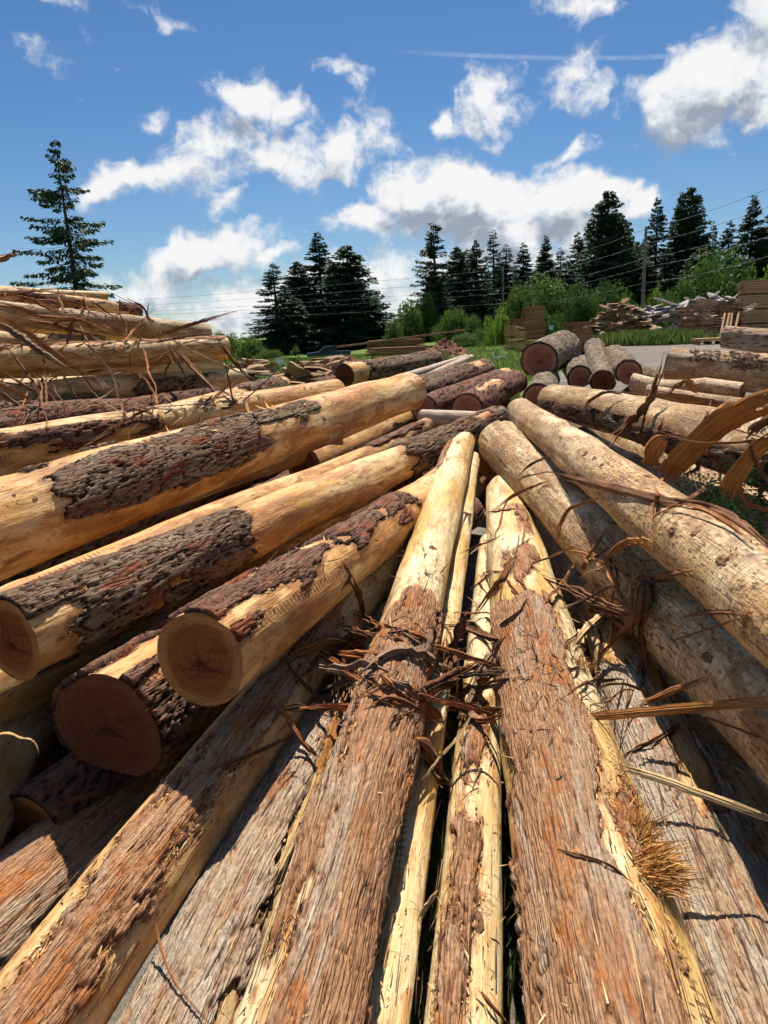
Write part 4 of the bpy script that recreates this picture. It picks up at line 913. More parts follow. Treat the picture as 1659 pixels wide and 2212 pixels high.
strip([(-10, 696), (40, 726), (80, 756), (147, 796)], [14, 18, 16, 9], 'frayed grey strip beside the long brown one', GI, d=[8.9, 9.0, 9.1, 9.3], thick=.015)
strip([(-10, 652), (40, 666), (90, 682), (184, 686)], [9, 11, 10, 6], 'red-brown strip lying flat near the top of the tall heap', RR2, d=[9.6, 9.8, 10.2, 10.6], thick=.015)
strip([(-10, 640), (50, 632), (114, 624)], [8, 8, 4], 'dark strip on the crest of the tall heap', OI, d=[10, 10.4, 10.8], thick=.015)
strip([(8, 648), (70, 650), (140, 648)], [7, 7, 4], 'thin dark strip just under the crest strip', OI, d=[10, 10.4, 10.8], thick=.012)
strip([(20, 640), (70, 650), (136, 680)], [10, 12, 9], 'brown strip slanting between the upper stems of the tall heap', RI, d=[9.9, 10.2, 10.6], thick=.015)
strip([(158, 686), (152, 712), (146, 744)], [9, 11, 9], 'upright brown stub on the front of the tall heap', RR2, d=[10.2, 10.2, 10.1], thick=.02)
strip([(260, 648), (259, 662), (258, 672)], [6, 8, 7], 'small red stub standing near the torn end of the highest stem', RR2, d=[11.6, 11.6, 11.6], thick=.015)
strip([(196, 754), (222, 784), (240, 806), (250, 840), (257, 880)], [4, 6, 7, 6, 4], 'crooked strip hanging over the two long stems of the tall heap', OI, d=[10, 9.9, 9.8, 9.6, 9.4])
strip([(17, 752), (42, 786), (70, 824), (96, 866), (122, 912)], [5, 8, 8, 8, 6], 'dark stick leaning on the tall heap by the picture edge', OI, d=[9.3, 9.1, 8.8, 8.5, 8.0], name='stick', cat='stick', thick=.02)
strip([(126, 790), (146, 826), (168, 862)], [4, 6, 4], 'dark thin strip hanging below the frayed grey one', OI, d=[9.6, 9.5, 9.4])
strip([(276, 797), (300, 808), (318, 824), (338, 868)], [3, 5, 5, 4], 'bent thin strip in front of the dark bark patch', RR2, d=[10.2, 10.1, 10, 9.7])
strip([(320, 800), (346, 776), (362, 770), (378, 790)], [6, 8, 8, 5], 'orange strip bent in a roof shape on the lower long stem', IO, d=[10.4, 10.3, 10.3, 10.3])
strip([(362, 742), (384, 784), (403, 818)], [5, 7, 4], 'dark strip dangling just left of the leaning stick', OI, d=[10.2, 10.1, 10.0])
strip([(-10, 826), (30, 846), (68, 866)], [10, 13, 8], 'orange strip low on the tall heap by the picture edge', IO, d=[8.8, 8.9, 9.0], thick=.015)
strip([(-10, 842), (20, 862), (40, 880)], [8, 10, 6], 'second orange strip under the low one', RI, d=[8.6, 8.7, 8.8], thick=.012)
strip([(476, 744), (502, 776), (520, 798), (540, 822)], [8, 12, 11, 6], 'dark frayed strip wrapped round the ends of the long stems', RR2, d=[11.4, 11.4, 11.5, 11.6], thick=.015)
strip([(-8, 562), (12, 556), (36, 546)], [13, 14, 8], 'orange bark tip poking in from the edge above the tall heap', IO, d=[6.5, 6.6, 6.7], thick=.012)
strip([(215, 700), (250, 712), (285, 732)], [6, 9, 6], 'brown shred between the strips of the heap and its grey stem', RI, d=[11, 11, 11])
strip([(60, 690), (110, 700), (170, 716), (240, 726)], [8, 10, 9, 5], 'long thin strip half buried among the heap strips', RR2, d=[9.8, 10, 10.3, 10.6], thick=.012)
strip([(100, 700), (150, 690), (200, 700)], [7, 9, 5], 'arched orange shred in the middle of the heap strips', RI, d=[10, 10.1, 10.2], thick=.012)
strip([(300, 742), (350, 736), (420, 724), (480, 718)], [4, 6, 5, 3], 'flat dark strip resting on the barked edge of the heap', OI, d=[10.8, 11, 11.2, 11.5])
strip([(20, 812), (60, 838), (100, 852), (136, 876)], [7, 8, 7, 4], 'red-brown strip crossing the bottom stem of the heap', RR2, d=[9.0, 9.1, 9.2, 9.3], thick=.012)

# ---- loose shreds that nothing tells apart
def loose(n, box, label, group, seed, ln, w, lift=.05, mats=(OI, RI, GI, RR2), flat=None):
    rs = np.random.RandomState(seed); k = 0
    while k < n:
        x = rs.uniform(box[0], box[2]); y = rs.uniform(box[1], box[3]); a = rs.rand() * 6.28 if flat is None else rs.randn() * flat; l = rs.uniform(*ln) * .5
        if not cast(x, y): continue
        c, s_ = math.cos(a) * l, math.sin(a) * l; j = rs.randn(2, 2) * l * .06
        strip([(x - c, y - s_), (x - c * .5 + j[0, 0], y - s_ * .5 + j[0, 1]), (x, y), (x + c * .5 + j[1, 0], y + s_ * .5 + j[1, 1]), (x + c, y + s_)], [rs.uniform(*w), rs.uniform(*w), rs.uniform(*w) * .5], label, mats[rs.randint(len(mats))], lift=lift * (.4 + rs.rand()), group=group, twist=.6); k += 1
loose(30, (715, 1350, 1080, 1540), 'small loose bark shred in the tangle between the near stems', 'loose shreds in the tangle', 1, (80, 210), (8, 24), .022, flat=.45)
loose(24, (1180, 1200, 1420, 1520), 'small loose bark shred in the gap beside the tan stem', 'loose shreds beside the tan stem', 2, (70, 200), (4, 12), .025)
loose(16, (1000, 1080, 1160, 1330), 'small loose bark shred among the far tips of the fanned stems', 'loose shreds among the tips', 3, (30, 90), (2, 7), .02)
loose(14, (1400, 880, 1659, 1100), 'small loose bark shred under the broad orange curl', 'loose shreds under the curl', 4, (40, 120), (4, 14), mats=(OI, RI, IO))
loose(52, (0, 645, 400, 890), 'small loose bark shred hanging in the tall heap', 'loose shreds in the tall heap', 5, (30, 120), (2, 7), lift=.2, mats=(OI, RI, IO, RR2))

# ---- knots on the stems: short stubs of branch wood, dark rimmed
M_KNOT = simple('knot_wood', (.24, .12, .055), .85, .75, 45.)
def knot(px, py, rad, name='knot'):
    h = cast(px, py)
    if not h: return
    p, n, k = h; root, A2, Rn = LOGS[k][0], LOGS[k][1], LOGS[k][2]
    rs = np.random.RandomState(int(px * 7 + py)); m_ = 14; prof = [(1.7, -.2), (1.35, .16), (1.0, .42), (.72, .5), (.5, .28), (.0, .15)]
    t1 = np.array(LOGS[k][6]); nn = np.array(n); t2 = np.cross(nn, t1); t2 /= np.linalg.norm(t2); t1 = np.cross(t2, nn)
    a = np.linspace(0, 2 * math.pi, m_, endpoint=False); V = []
    for rr, hh in prof:
        w = 1 + .18 * rs.randn(m_)
        V.append(np.array(p) + (t1 * (1.5 * np.cos(a) * w * rr)[:, None] + t2 * (np.sin(a) * w * rr)[:, None] + nn * (hh * (1 + .3 * rs.randn(m_)))[:, None]) * rad)
    V = np.concatenate(V); V = (V - np.array(A2)) @ Rn
    i, j = np.meshgrid(np.arange(len(prof) - 1), np.arange(m_), indexing='ij'); jn = (j + 1) % m_
    F = np.stack([i * m_ + j, i * m_ + jn, (i + 1) * m_ + jn, (i + 1) * m_ + j], -1).reshape(-1, 4)
    obj(name, mesh_np(name, V, F, mats=[M_KNOT]), root)
for px, py, r_ in [(934, 1183, .018), (1043, 1568, .013), (998, 1832, .02), (1022, 1990, .026), (735, 1848, .03), (655, 2082, .032), (338, 1828, .03), (322, 1962, .028),
                   (600, 1800, .022), (1238, 1742, .03), (1232, 1635, .022), (1210, 1690, .016), (1452, 1146, .018), (1500, 1152, .014), (1212, 945, .014), (1265, 980, .018), (1284, 990, .014), (1400, 1030, .02),
                   (1300, 1005, .014), (1345, 1060, .018), (1560, 1210, .02), (1180, 1050, .016), (1420, 1250, .018), (1330, 1130, .015), (1530, 1420, .02), (700, 905, .016), (560, 960, .014), (780, 990, .014), (1330, 890, .016), (940, 1020, .012), (75, 1078, .01), (30, 1070, .008), (1470, 2080, .02), (560, 1985, .02), (740, 1700, .012)]:
    knot(px, py, r_ * .62)

# ---- brush-like tufts of torn fibre at the branch scars of the thickest stem
def tuft(px, py, n, ln, dirv, spread, seed):
    h = cast(px, py)
    if not h: return
    p, nr, k = h; root, A2, Rn = LOGS[k][0], LOGS[k][1], LOGS[k][2]; rs = np.random.RandomState(seed)
    base = np.array(p) + rs.randn(n, 3) * np.array([.02, .03, .006])
    dv = np.array(dirv, float) + rs.randn(n, 3) * spread; dv /= np.linalg.norm(dv, axis=1)[:, None]
    nn = np.cross(dv, rs.randn(n, 3)); nn /= np.linalg.norm(nn, axis=1)[:, None]
    bl = (base - np.array(A2)) @ Rn
    me = sliver_mesh(bl, nn @ Rn, rs, (ln * .35, ln), .0014, .35, dirs=dv @ Rn, mat=M_TUFT)
    tag(obj('fibre_tuft', me, root), kind='stuff')
tuft(1392, 1868, 900, .125, (.75, -.38, .22), .22, 1)
tuft(1372, 1800, 300, .10, (.6, .3, .45), .4, 2)
tuft(1106, 1990, 250, .10, (-.75, .1, .5), .35, 3)
tuft(1106, 2070, 450, .11, (-.75, -.25, .25), .35, 4)
tuft(1250, 1440, 120, .06, (.5, .4, .5), .5, 5)
tuft(955, 1752, 60, .05, (.2, .2, .6), .6, 6)

# ---- crumbs, chips and shreds strewn over the stems
rs = np.random.RandomState(5)
def scatter(n, box, ln, wd, mat, seed, lift=.25, bias=None):
    rs = np.random.RandomState(seed); P_, N_, X_ = [], [], []
    for _ in range(n):
        x = rs.uniform(box[0], box[2]); y = rs.uniform(box[1], box[3]); h = cast(x, y)
        if h and h[1].z > .25 and (math.sin(h[0].x * 9 + seed) * math.sin(h[0].y * 5 + seed * 2) + rs.rand() > .55):
            P_.append(np.array(h[0]) + np.array(h[1]) * (.012 if rs.rand() < .5 else .004)); N_.append(np.array(h[1])); X_.append(LOGS[h[2]][6])
    P_, N_, X_ = map(np.array, (P_, N_, X_))
    d = X_ * rs.choice([-1, 1], len(P_))[:, None] + rs.randn(len(P_), 3) * .7
    return sliver_mesh(P_, N_, rs, ln, wd, lift, dirs=d, mat=mat)
def stuff(name, me, label): o = obj(name, me); tag(o, label, None, None, 'stuff'); return o
stuff('bark_crumbs', scatter(1300, (0, 1050, 1659, 2212), (.006, .028), .0024, M_CRUMB, 11), 'bark crumbs and shreds lying on the near stems')
stuff('wood_shreds', scatter(2400, (560, 1150, 1400, 1700), (.02, .13), .0028, M_CRUMB, 12, .6), 'thin shreds and splinters caught in the tangle')
def along(n, box, ln, wd, mat, seed):
    rs = np.random.RandomState(seed); P_, N_, X_ = [], [], []
    for _ in range(n):
        h = cast(rs.uniform(box[0], box[2]), rs.uniform(box[1], box[3]))
        if h and h[1].z > .1: P_.append(np.array(h[0]) + np.array(h[1]) * .016); N_.append(np.array(h[1])); X_.append(LOGS[h[2]][6])
    P_, N_, X_ = map(np.array, (P_, N_, X_)); d = X_ * rs.choice([-1, 1], len(P_))[:, None] + rs.randn(len(P_), 3) * .06
    return sliver_mesh(P_, N_, rs, ln, wd, .06, dirs=d, mat=mat)
stuff('bark_fibres', along(420, (150, 1500, 1659, 2212), (.05, .26), .0016, M_CRUMB, 21), 'long dark bark fibres lying along the near stems')
stuff('bast_fibres', along(110, (150, 1500, 1659, 2212), (.03, .14), .0012, M_FIBRE, 22), 'long orange bast fibres lying along the near stems')
stuff('pale_shreds', scatter(700, (560, 1000, 1500, 2212), (.015, .06), .0022, M_FIBRE, 13, .5), 'pale wood fibres scattered over the near stems')
stuff('red_crumbs', scatter(900, (1440, 750, 1659, 800), (.03, .10), .012, M_CRUMB, 14, .3), 'red bark crumbs on the topmost peeled stem')
stuff('orange_shreds', scatter(500, (250, 830, 720, 960), (.03, .12), .006, M_FIBRE, 15, .4), 'orange shreds along the largest stem')
stuff('heap_splinters', scatter(900, (0, 630, 540, 900), (.08, .55), .010, M_CRUMB, 16, .6), 'small splinters caught in the tall heap')

# ---- cedar sprigs in the shade between the peeled stems
def sprig(px, py, d, ang, ln, label, seed):
    rs = np.random.RandomState(seed); root = empty('cedar_sprig', atd(px, py, d)); tag(root, label, 'sprig', 'green cedar sprigs')
    ax = (rgt * math.cos(ang) - upv * math.sin(ang)); ax = np.array(ax) ; sd_ = np.array(rgt * math.sin(ang) + upv * math.cos(ang)); nz = -np.array(fwd)
    P_, D_, N_ = [], [], []
    for f in np.linspace(.05, 1, 16):
        c = ax * ln * f + nz * .04 * math.sin(f * 3)
        for sg in (-1, 1):
            bl = ln * .5 * (1.1 - f)
            for g_ in np.linspace(.1, 1, 9):
                q = c + (ax * .55 + sd_ * sg * .85) * bl * g_ + nz * -.03 * g_ * g_
                for s2 in (-1, 1):
                    P_.append(q); D_.append(ax * (.9 - .3 * s2) + sd_ * sg * .6 + sd_ * s2 * .5 + rs.randn(3) * .15); N_.append(nz + rs.randn(3) * .3)
    N_ = np.array(N_); N_ /= np.linalg.norm(N_, axis=1)[:, None]
    obj('foliage', sliver_mesh(np.array(P_), N_, rs, (.015, .05), .0035, .2, dirs=np.array(D_), mat=L_SPRIG), root)['kind'] = 'stuff'
    stem_, org = ribbon(np.array([[0, 0, 0], ax * ln * .5 + nz * .03, ax * ln]), [.008, .003], seed, mats=(S_OUT, S_OUT)); so_ = obj('stem', stem_, root)
sprig(1540, 985, 3.5, RAD(60), .42, 'green cedar sprig hanging behind the broad orange curl', 1)
sprig(1600, 930, 3.4, RAD(20), .40, 'green cedar sprig under the dark bark bit by the edge', 2)
sprig(1490, 1010, 3.8, RAD(80), .38, 'small green cedar sprig between cream stem and knotty stem', 3)
sprig(1560, 1060, 3.3, RAD(100), .30, 'green cedar sprig below the wide orange splinter', 4)
sprig(1580, 1432, 2.3, RAD(10), .20, 'green cedar sprig resting on the tan peeled stem', 5)
# ------------------------------------------------------------------ background helpers
def atg(px, py, dmax=95.):
    r = ray(px, py); d = 3.
    while d < dmax:
        p = EYE + r * d
        if p.z <= float(ground_h(p.x, p.y)): break
        d += .15
    p = EYE + r * d; p.z = float(ground_h(p.x, p.y)); return p, d
def on_ground(px, py, d):
    p = atd(px, py, d); p.z = float(ground_h(p.x, p.y)); return p

# ------------------------------------------------------------------ conifers
def kites(P, D, L, Wd, rs, up=None):
    n = len(P); D = D / (np.linalg.norm(D, axis=1)[:, None] + 1e-9)
    a = rs.randn(n, 3) if up is None else up + rs.randn(n, 3) * .5
    S = np.cross(D, a); S /= np.linalg.norm(S, axis=1)[:, None] + 1e-9
    L = L[:, None]; Wd = Wd[:, None]
    V = np.stack([P, P + D * L * .45 + S * Wd, P + D * L, P + D * L * .45 - S * Wd], 1).reshape(-1, 3)
    return V, np.arange(n * 4).reshape(-1, 4)
def conifer(H, R, seed, whorls, per, droop, dens, spray, start=.06, power=.85, irr=.35, hang=.5):
    rs = np.random.RandomState(seed)
    # trunk
    m_ = 9; zs = np.linspace(0, 1, 14); a = np.linspace(0, 2 * math.pi, m_, endpoint=False)
    r0 = H * .014
    tv = np.concatenate([np.stack([r0 * (1 - z) ** .8 * np.cos(a) + .01 * H * .3 * math.sin(z * 5), r0 * (1 - z) ** .8 * np.sin(a), np.full(m_, z * H)], -1) for z in zs])
    i, j = np.meshgrid(np.arange(13), np.arange(m_), indexing='ij'); jn = (j + 1) % m_
    tf = np.stack([i * m_ + j, i * m_ + jn, (i + 1) * m_ + jn, (i + 1) * m_ + j], -1).reshape(-1, 4)
    PP, DD, LL, BV, BF, bo = [], [], [], [], [], 0
    for z in np.linspace(start, .985, whorls):
        gap = rs.rand() < irr * .35
        for b in range(per):
            if gap and rs.rand() < .7: continue
            zf = np.clip(z + rs.randn() * .012, 0, .99); az = rs.rand() * 6.283
            bl = R * (1 - zf) ** power * (1 - irr + 2 * irr * rs.rand()) * min(1, .55 + zf * 3) + .02 * H * (1 - zf)
            o = np.array([math.cos(az), math.sin(az), 0]); s_ = np.array([-math.sin(az), math.cos(az), 0])
            n = max(3, int(dens * bl)); t_ = np.sort(rs.rand(n)) ** .8
            rise = (.35 * zf ** 2 - droop * (1 - zf))
            def bp(t): return np.array([0, 0, zf * H]) + o * (bl * t)[:, None] + np.array([0, 0, 1.]) * (bl * (rise * t + droop * .35 * t**3 - .12 * t))[:, None]
            side = rs.choice([-1, 1], n) * rs.rand(n) * bl * .26 * (1.15 - t_)
            c = bp(t_) + s_ * side[:, None]; c[:, 2] -= hang * spray * rs.rand(n) + np.abs(side) * .25
            PP.append(c); DD.append(o * .7 + s_ * np.sign(side)[:, None] * .5 + rs.randn(n, 3) * .25 + np.array([0, 0, -hang * .8])); LL.append(np.full(n, spray) * (.6 + .7 * rs.rand(n)))
            tt = np.linspace(0, 1, 4); q = bp(tt); w = .0022 * H * (1 - tt * .8) * (1 - zf * .6)
            v = np.concatenate([q + s_ * w[:, None], q - s_ * w[:, None], q + np.array([0, 0, 1]) * w[:, None]])
            k = np.arange(3); f = np.concatenate([np.stack([k, k + 1, k + 5, k + 4], -1), np.stack([k + 4, k + 5, k + 9, k + 8], -1), np.stack([k + 8, k + 9, k + 1, k], -1)])
            BV.append(v); BF.append(f + bo); bo += 12
    V, F = kites(np.concatenate(PP), np.concatenate(DD), np.concatenate(LL), np.concatenate(LL) * .2, rs)
    tvv = np.concatenate([tv] + BV); tff = np.concatenate([tf] + [f + len(tv) for f in BF])
    return mesh_np('trunk', tvv, tff, mats=[M_TRUNK]), mesh_np('crown', V, F, mats=[L_CON], smooth=False)
CON = {
 'sparse': conifer(16, 3.6, 1, 28, 6, .36, 56, .27, start=.05, power=.75, irr=.58, hang=.8),
 'fir': conifer(20, 4.2, 2, 46, 7, .22, 28, .40, power=.95, irr=.3),
 'fir2': conifer(20, 4.0, 3, 44, 7, .30, 28, .40, power=.9, irr=.36),
 'cedar': conifer(20, 4.6, 4, 52, 8, .42, 30, .44, power=.72, irr=.25, hang=.9),
 'narrow': conifer(20, 2.6, 5, 36, 6, .5, 32, .38, power=.6, irr=.5, hang=.9),
 'thin': conifer(20, 3.0, 6, 34, 6, .3, 24, .38, power=.9, irr=.4),
}
PROTO_H = {'sparse': 16, 'fir': 20, 'fir2': 20, 'cedar': 20, 'narrow': 20, 'thin': 20}
PROTO_R = {'sparse': 3.6, 'fir': 4.2, 'fir2': 4.0, 'cedar': 4.6, 'narrow': 2.6, 'thin': 3.0}
def tree(px, top, d, half, kind, label, rot, basepx=None, group='dark conifers on the skyline', below=0.):
    b = on_ground(basepx or px, 800, d); tp = atd(px, top, depth(b)); H = tp.z - b.z + .2
    root = empty('conifer_tree', b, (0, 0, rot)); tag(root, label, 'tree', group)
    sc = (half * (1.3 if px > 560 else 1.12) * depth(b) / FPX) / PROTO_R[kind]
    root.scale = (sc, sc, H / PROTO_H[kind])
    for nm, me in zip(('trunk', 'crown'), CON[kind]): obj(nm, me, root)
    return root
T = [
 (160, 332, 60, 106, 'sparse', 'tall sparse spruce with drooping boughs standing alone behind the log heap', .3, 186),
 (8, 545, 62, 40, 'fir2', 'small dark conifer cut off by the picture edge above the log heap', 1.1, None),
 (606, 571, 132, 62, 'fir2', 'first conifer of the dark clump, with a loose open crown', .5, None),
 (657, 568, 138, 60, 'cedar', 'rounded dark conifer second in the clump', 1.4, None),
 (703, 507, 140, 72, 'fir', 'tallest conifer of the dark clump, with a forked feathery tip', 2.2, None),
 (760, 535, 134, 82, 'cedar', 'broad cone-shaped conifer closing the dark clump', 3.1, None),
 (800, 640, 130, 52, 'cedar', 'low skirt conifer at the end of the dark clump', 4.6, None),
 (640, 640, 130, 50, 'cedar', 'low conifer filling the foot of the dark clump', 5.5, None),
 (932, 488, 112, 40, 'narrow', 'lone narrow spruce with a ragged drooping crown', .2, 944),
 (945, 600, 114, 44, 'cedar', 'lower bushy conifer tucked under the lone narrow spruce', 2.1, None),
 (992, 537, 128, 50, 'cedar', 'pointed conifer next to the lone narrow spruce', 1.2, None),
 (1031, 524, 130, 52, 'fir', 'dense conifer behind the thinner utility pole', 2.8, None),
 (1067, 500, 140, 36, 'thin', 'open-crowned conifer rising over the dense one by the thinner pole', .9, None),
 (1093, 531, 142, 40, 'thin', 'small pointed conifer just past the open-crowned one', 4.2, None),
 (1130, 528, 138, 42, 'fir2', 'evenly tapering conifer in the middle of the skyline', 5.1, None),
 (1176, 514, 136, 42, 'fir', 'conifer with tiered branches in the middle of the skyline', 3.9, None),
 (1207, 537, 142, 34, 'thin', 'short thin conifer right after the tiered one', 1.9, None),
 (1242, 505, 134, 40, 'fir2', 'leaning-topped conifer before the broad tall cedar', 2.5, None),
 (1270, 476, 138, 40, 'thin', 'slim conifer touching the broad tall cedar', .6, None),
 (1304, 422, 126, 76, 'cedar', 'broad tall cedar with an airy top, highest on the skyline', .1, None),
 (1346, 500, 130, 44, 'fir', 'conifer filling the dip behind the thicker utility pole', 3.3, None),
 (1405, 435, 128, 48, 'fir2', 'layered conifer just beyond the thicker utility pole', 4.4, None),
 (1452, 426, 130, 48, 'fir', 'first of the twin tall conifers', 5.7, None),
 (1472, 414, 132, 62, 'cedar', 'second and taller of the twin conifers', 1.7, None),
 (1522, 482, 140, 30, 'thin', 'skinny conifer in the gap after the twin conifers', 2.9, None),
 (1556, 483, 138, 44, 'fir2', 'shorter conifer behind the big round bush', .4, None),
 (1602, 432, 134, 56, 'fir', 'tall conifer over the largest lumber stack', 3.6, None),
 (1645, 458, 132, 56, 'cedar', 'dense conifer at the picture edge over the lumber stack', 2.0, None),
 (1225, 585, 122, 60, 'cedar', 'dark low conifer behind the hazel thicket', 5.2, None),
 (1160, 590, 124, 60, 'cedar', 'dark low conifer under the middle of the skyline', 4.9, None),
 (1380, 560, 122, 66, 'cedar', 'dark low conifer at the foot of the thicker utility pole', 1.0, None),
 (1500, 540, 120, 66, 'cedar', 'dark low conifer behind the twin conifers', .7, None),
]
for a in T: tree(*a[:7], basepx=a[7])
rs = np.random.RandomState(8)
for k in range(17):
    x = 965 + k * 43 + rs.randn() * 8
    tree(x, 575 + rs.randn() * 14 - (25 if x > 1250 else 0), 146 + rs.rand() * 8, 48 + rs.rand() * 12, ('cedar', 'fir2', 'fir')[k % 3], 'dark conifer in the unbroken row behind the skyline trees', rs.rand() * 6, group='conifers of the row behind')
# young tree in the field
def young(px, top, base, d, half):
    b = on_ground(px, base, d); H = max(1., atd(px, top, depth(b)).z - b.z)
    root = empty('young_fir', b); tag(root, 'bright green young fir in the field before the dark clump', 'tree')
    tr, cr = conifer(3, 1.1, 77, 14, 6, .05, 40, .2, start=.04, power=.9, irr=.3, hang=.1)
    cr.materials.clear(); cr.materials.append(L_YOUNG)
    root.scale = (half * depth(b) / FPX / 1.1,) * 2 + (H / 3,)
    obj('trunk', tr, root); obj('crown', cr, root)
young(641, 744, 810, 36, 24)

# ------------------------------------------------------------------ broad-leaved bushes
def bush_mesh(seed, n, clumps, leaf, mat):
    rs = np.random.RandomState(seed)
    c = rs.randn(clumps, 3); c /= np.linalg.norm(c, axis=1)[:, None]; c *= (.35 + .6 * rs.rand(clumps)[:, None] ** .6); c[:, 2] = np.abs(c[:, 2]) * .9
    rad = .20 + .20 * rs.rand(clumps)
    k = rs.randint(0, clumps, n); v = rs.randn(n, 3); v /= np.linalg.norm(v, axis=1)[:, None]
    P = c[k] + v * (rad[k] * (.55 + .5 * rs.rand(n)))[:, None]
    P[:, 2] = np.maximum(P[:, 2], .02)
    D = v + rs.randn(n, 3) * .8 + np.array([0, 0, -.2])
    V, F = kites(P, D, leaf * (.6 + .8 * rs.rand(n)), leaf * (.25 + .2 * rs.rand(n)), rs)
    # stems
    SV, SF = [], []
    for q in range(min(9, clumps)):
        a = np.array([0, 0, 0.]) + rs.randn(3) * .05; a[2] = 0; b = c[q] * .8; s_ = np.cross(b - a, [.3, .9, .1]); s_ /= np.linalg.norm(s_); w = .018
        SV.append(np.stack([a - s_ * w, a + s_ * w, b + s_ * w * .3, b - s_ * w * .3])); SF.append(np.arange(4) + 4 * q)
    return mesh_np('branches', np.concatenate(SV), np.array(SF), mats=[M_TRUNK]), mesh_np('crown', V, F, mats=[mat], smooth=False)
BU = {'leaf': bush_mesh(1, 9000, 40, .075, L_LEAF), 'dark': bush_mesh(2, 11000, 46, .06, L_DARK), 'lime': bush_mesh(3, 5000, 22, .09, L_LIME), 'leaf2': bush_mesh(4, 8000, 30, .08, L_LEAF), 'dark2': bush_mesh(5, 9000, 34, .065, L_DARK)}
def bush(px, py, rx, ry, d, kind, label, rot, group='bushes and small trees behind the yard'):
    p = atd(px, py + ry, d); g_ = on_ground(px, py + ry, d); g_.x, g_.y = p.x, p.y; g_.z = float(ground_h(p.x, p.y))
    top = atd(px, py - ry, d).z
    base = min(p.z, top - .5); base = g_.z if abs(base - g_.z) < 2.2 else g_.z
    root = empty('leafy_bush', (p.x, p.y, base), (0, 0, rot)); tag(root, label, 'bush', group)
    w = rx * d / FPX; root.scale = (w * 1.05, w * 1.05, (top - base) / 1.15)
    for nm, me in zip(('branches', 'crown'), BU[kind]): obj(nm, me, root)
for a in [
 (1535, 600, 92, 72, 78, 'dark', 'big round dense bush behind the lumber stacks', .3), (1478, 640, 50, 42, 74, 'dark2', 'lower bush at the side of the big round one', 1.2),
 (1645, 600, 44, 50, 76, 'lime', 'yellow-green bush over the largest lumber stack', 2.), (1600, 640, 50, 40, 80, 'dark', 'bush squeezed behind the largest lumber stack', 4.0),
 (1412, 640, 26, 44, 62, 'lime', 'bright upright shrub beside the thicker utility pole', .8), (1345, 645, 22, 20, 66, 'lime', 'small yellow shrub by the thicker utility pole', 3.),
 (1125, 655, 48, 50, 92, 'leaf', 'hazel thicket right of the thinner utility pole', .1), (1190, 640, 62, 52, 96, 'leaf2', 'widest part of the hazel thicket', 1.9), (1255, 655, 55, 48, 92, 'dark', 'darker green end of the hazel thicket', 2.7),
 (1170, 690, 40, 30, 80, 'dark2', 'low dark bush behind the tallest reddish stack', 5.), (1310, 650, 60, 50, 100, 'dark', 'dim bush behind the slab heap', .9), (1440, 660, 60, 40, 90, 'dark2', 'dim bush behind the silvery slabs', 2.1),
 (1026, 702, 26, 28, 66, 'leaf', 'rounded light green bush left of the lumber', .5), (1073, 694, 26, 40, 60, 'lime', 'vivid lime green sapling beside the small lumber packs', 2.4), (1050, 722, 34, 16, 64, 'leaf2', 'low bush in front of the lime sapling', 3.8),
 (985, 690, 40, 30, 90, 'leaf', 'bush at the foot of the pointed conifer', 2.6), (1010, 726, 40, 10, 62, 'leaf', 'low hedge behind the mulch heap', 1.3),
 (880, 690, 44, 48, 105, 'leaf', 'light green tree at the foot of the lone spruce', 4.), (918, 672, 34, 44, 108, 'leaf2', 'light green tree half behind the lone spruce', 5.5), (855, 712, 26, 30, 100, 'leaf', 'small light tree by the dark clump', 1.),
 (510, 752, 42, 34, 100, 'leaf2', 'pale green thicket next to the end of the log heap', 3.3), (548, 760, 40, 36, 96, 'leaf', 'pale green thicket beside the dark clump', .6), (585, 775, 34, 24, 84, 'leaf', 'low pale thicket before the dark clump', 5.9), (478, 745, 34, 34, 104, 'dark2', 'thicket just behind the stem ends of the heap', 2.2),
 (590, 800, 44, 14, 48, 'leaf', 'low bramble patch in the field by the heap', 1.5), (690, 798, 34, 13, 50, 'leaf2', 'low bramble patch before the blue pickup', 4.3), (560, 806, 40, 12, 44, 'lime', 'bright low brambles close to the heap', 3.6), (735, 776, 30, 12, 70, 'dark2', 'low scrub behind the blue pickup', 2.),
]: bush(*a)

# ------------------------------------------------------------------ weeds and turf
def blades(n, fn, seed, h, w):
    rs = np.random.RandomState(seed); P = fn(rs, n); D = np.stack([rs.randn(len(P)) * .35, rs.randn(len(P)) * .35, np.ones(len(P))], -1)
    hh = h * (.5 + .9 * rs.rand(len(P)))
    return kites(P, D, hh, w * (.6 + .8 * rs.rand(len(P))), rs)
def field(rs, n):
    d = 15.5 + 52 * rs.rand(n) ** 1.6; u = rs.uniform(-.42, .52, n); x = u * d; y = d
    k = grassy(x, y) + .35 * np.sin(x * 1.7) * np.cos(y * 1.1) > .5
    x, y = x[k], y[k]; return np.stack([x, y, ground_h(x, y) - .02], -1)
V, F = blades(60000, field, 3, .20, .02)
o = obj('grass', mesh_np('grass', V, F, mats=[L_GRASS], smooth=False)); tag(o, 'tall green grass on the field behind the stems', kind='stuff')
def bank(rs, n):
    c = np.array([on_ground(1340 + 130 * f, 700, 47.) for f in np.linspace(0, 1, 8)]); q = c[rs.randint(0, 8, n)]
    P = q + rs.randn(n, 3) * np.array([.7, .9, 0]); P[:, 2] = ground_h(P[:, 0], P[:, 1]); return P
V, F = blades(9000, bank, 4, .75, .04)
o = obj('weeds', mesh_np('weeds', V, F, mats=[L_GRASS], smooth=False)); tag(o, 'rank green weeds on the bank below the slab heap', kind='stuff')
def under(rs, n):
    x = rs.uniform(-.25, .35, n); y = rs.uniform(.9, 3.2, n); return np.stack([x, y, ground_h(x, y)], -1)
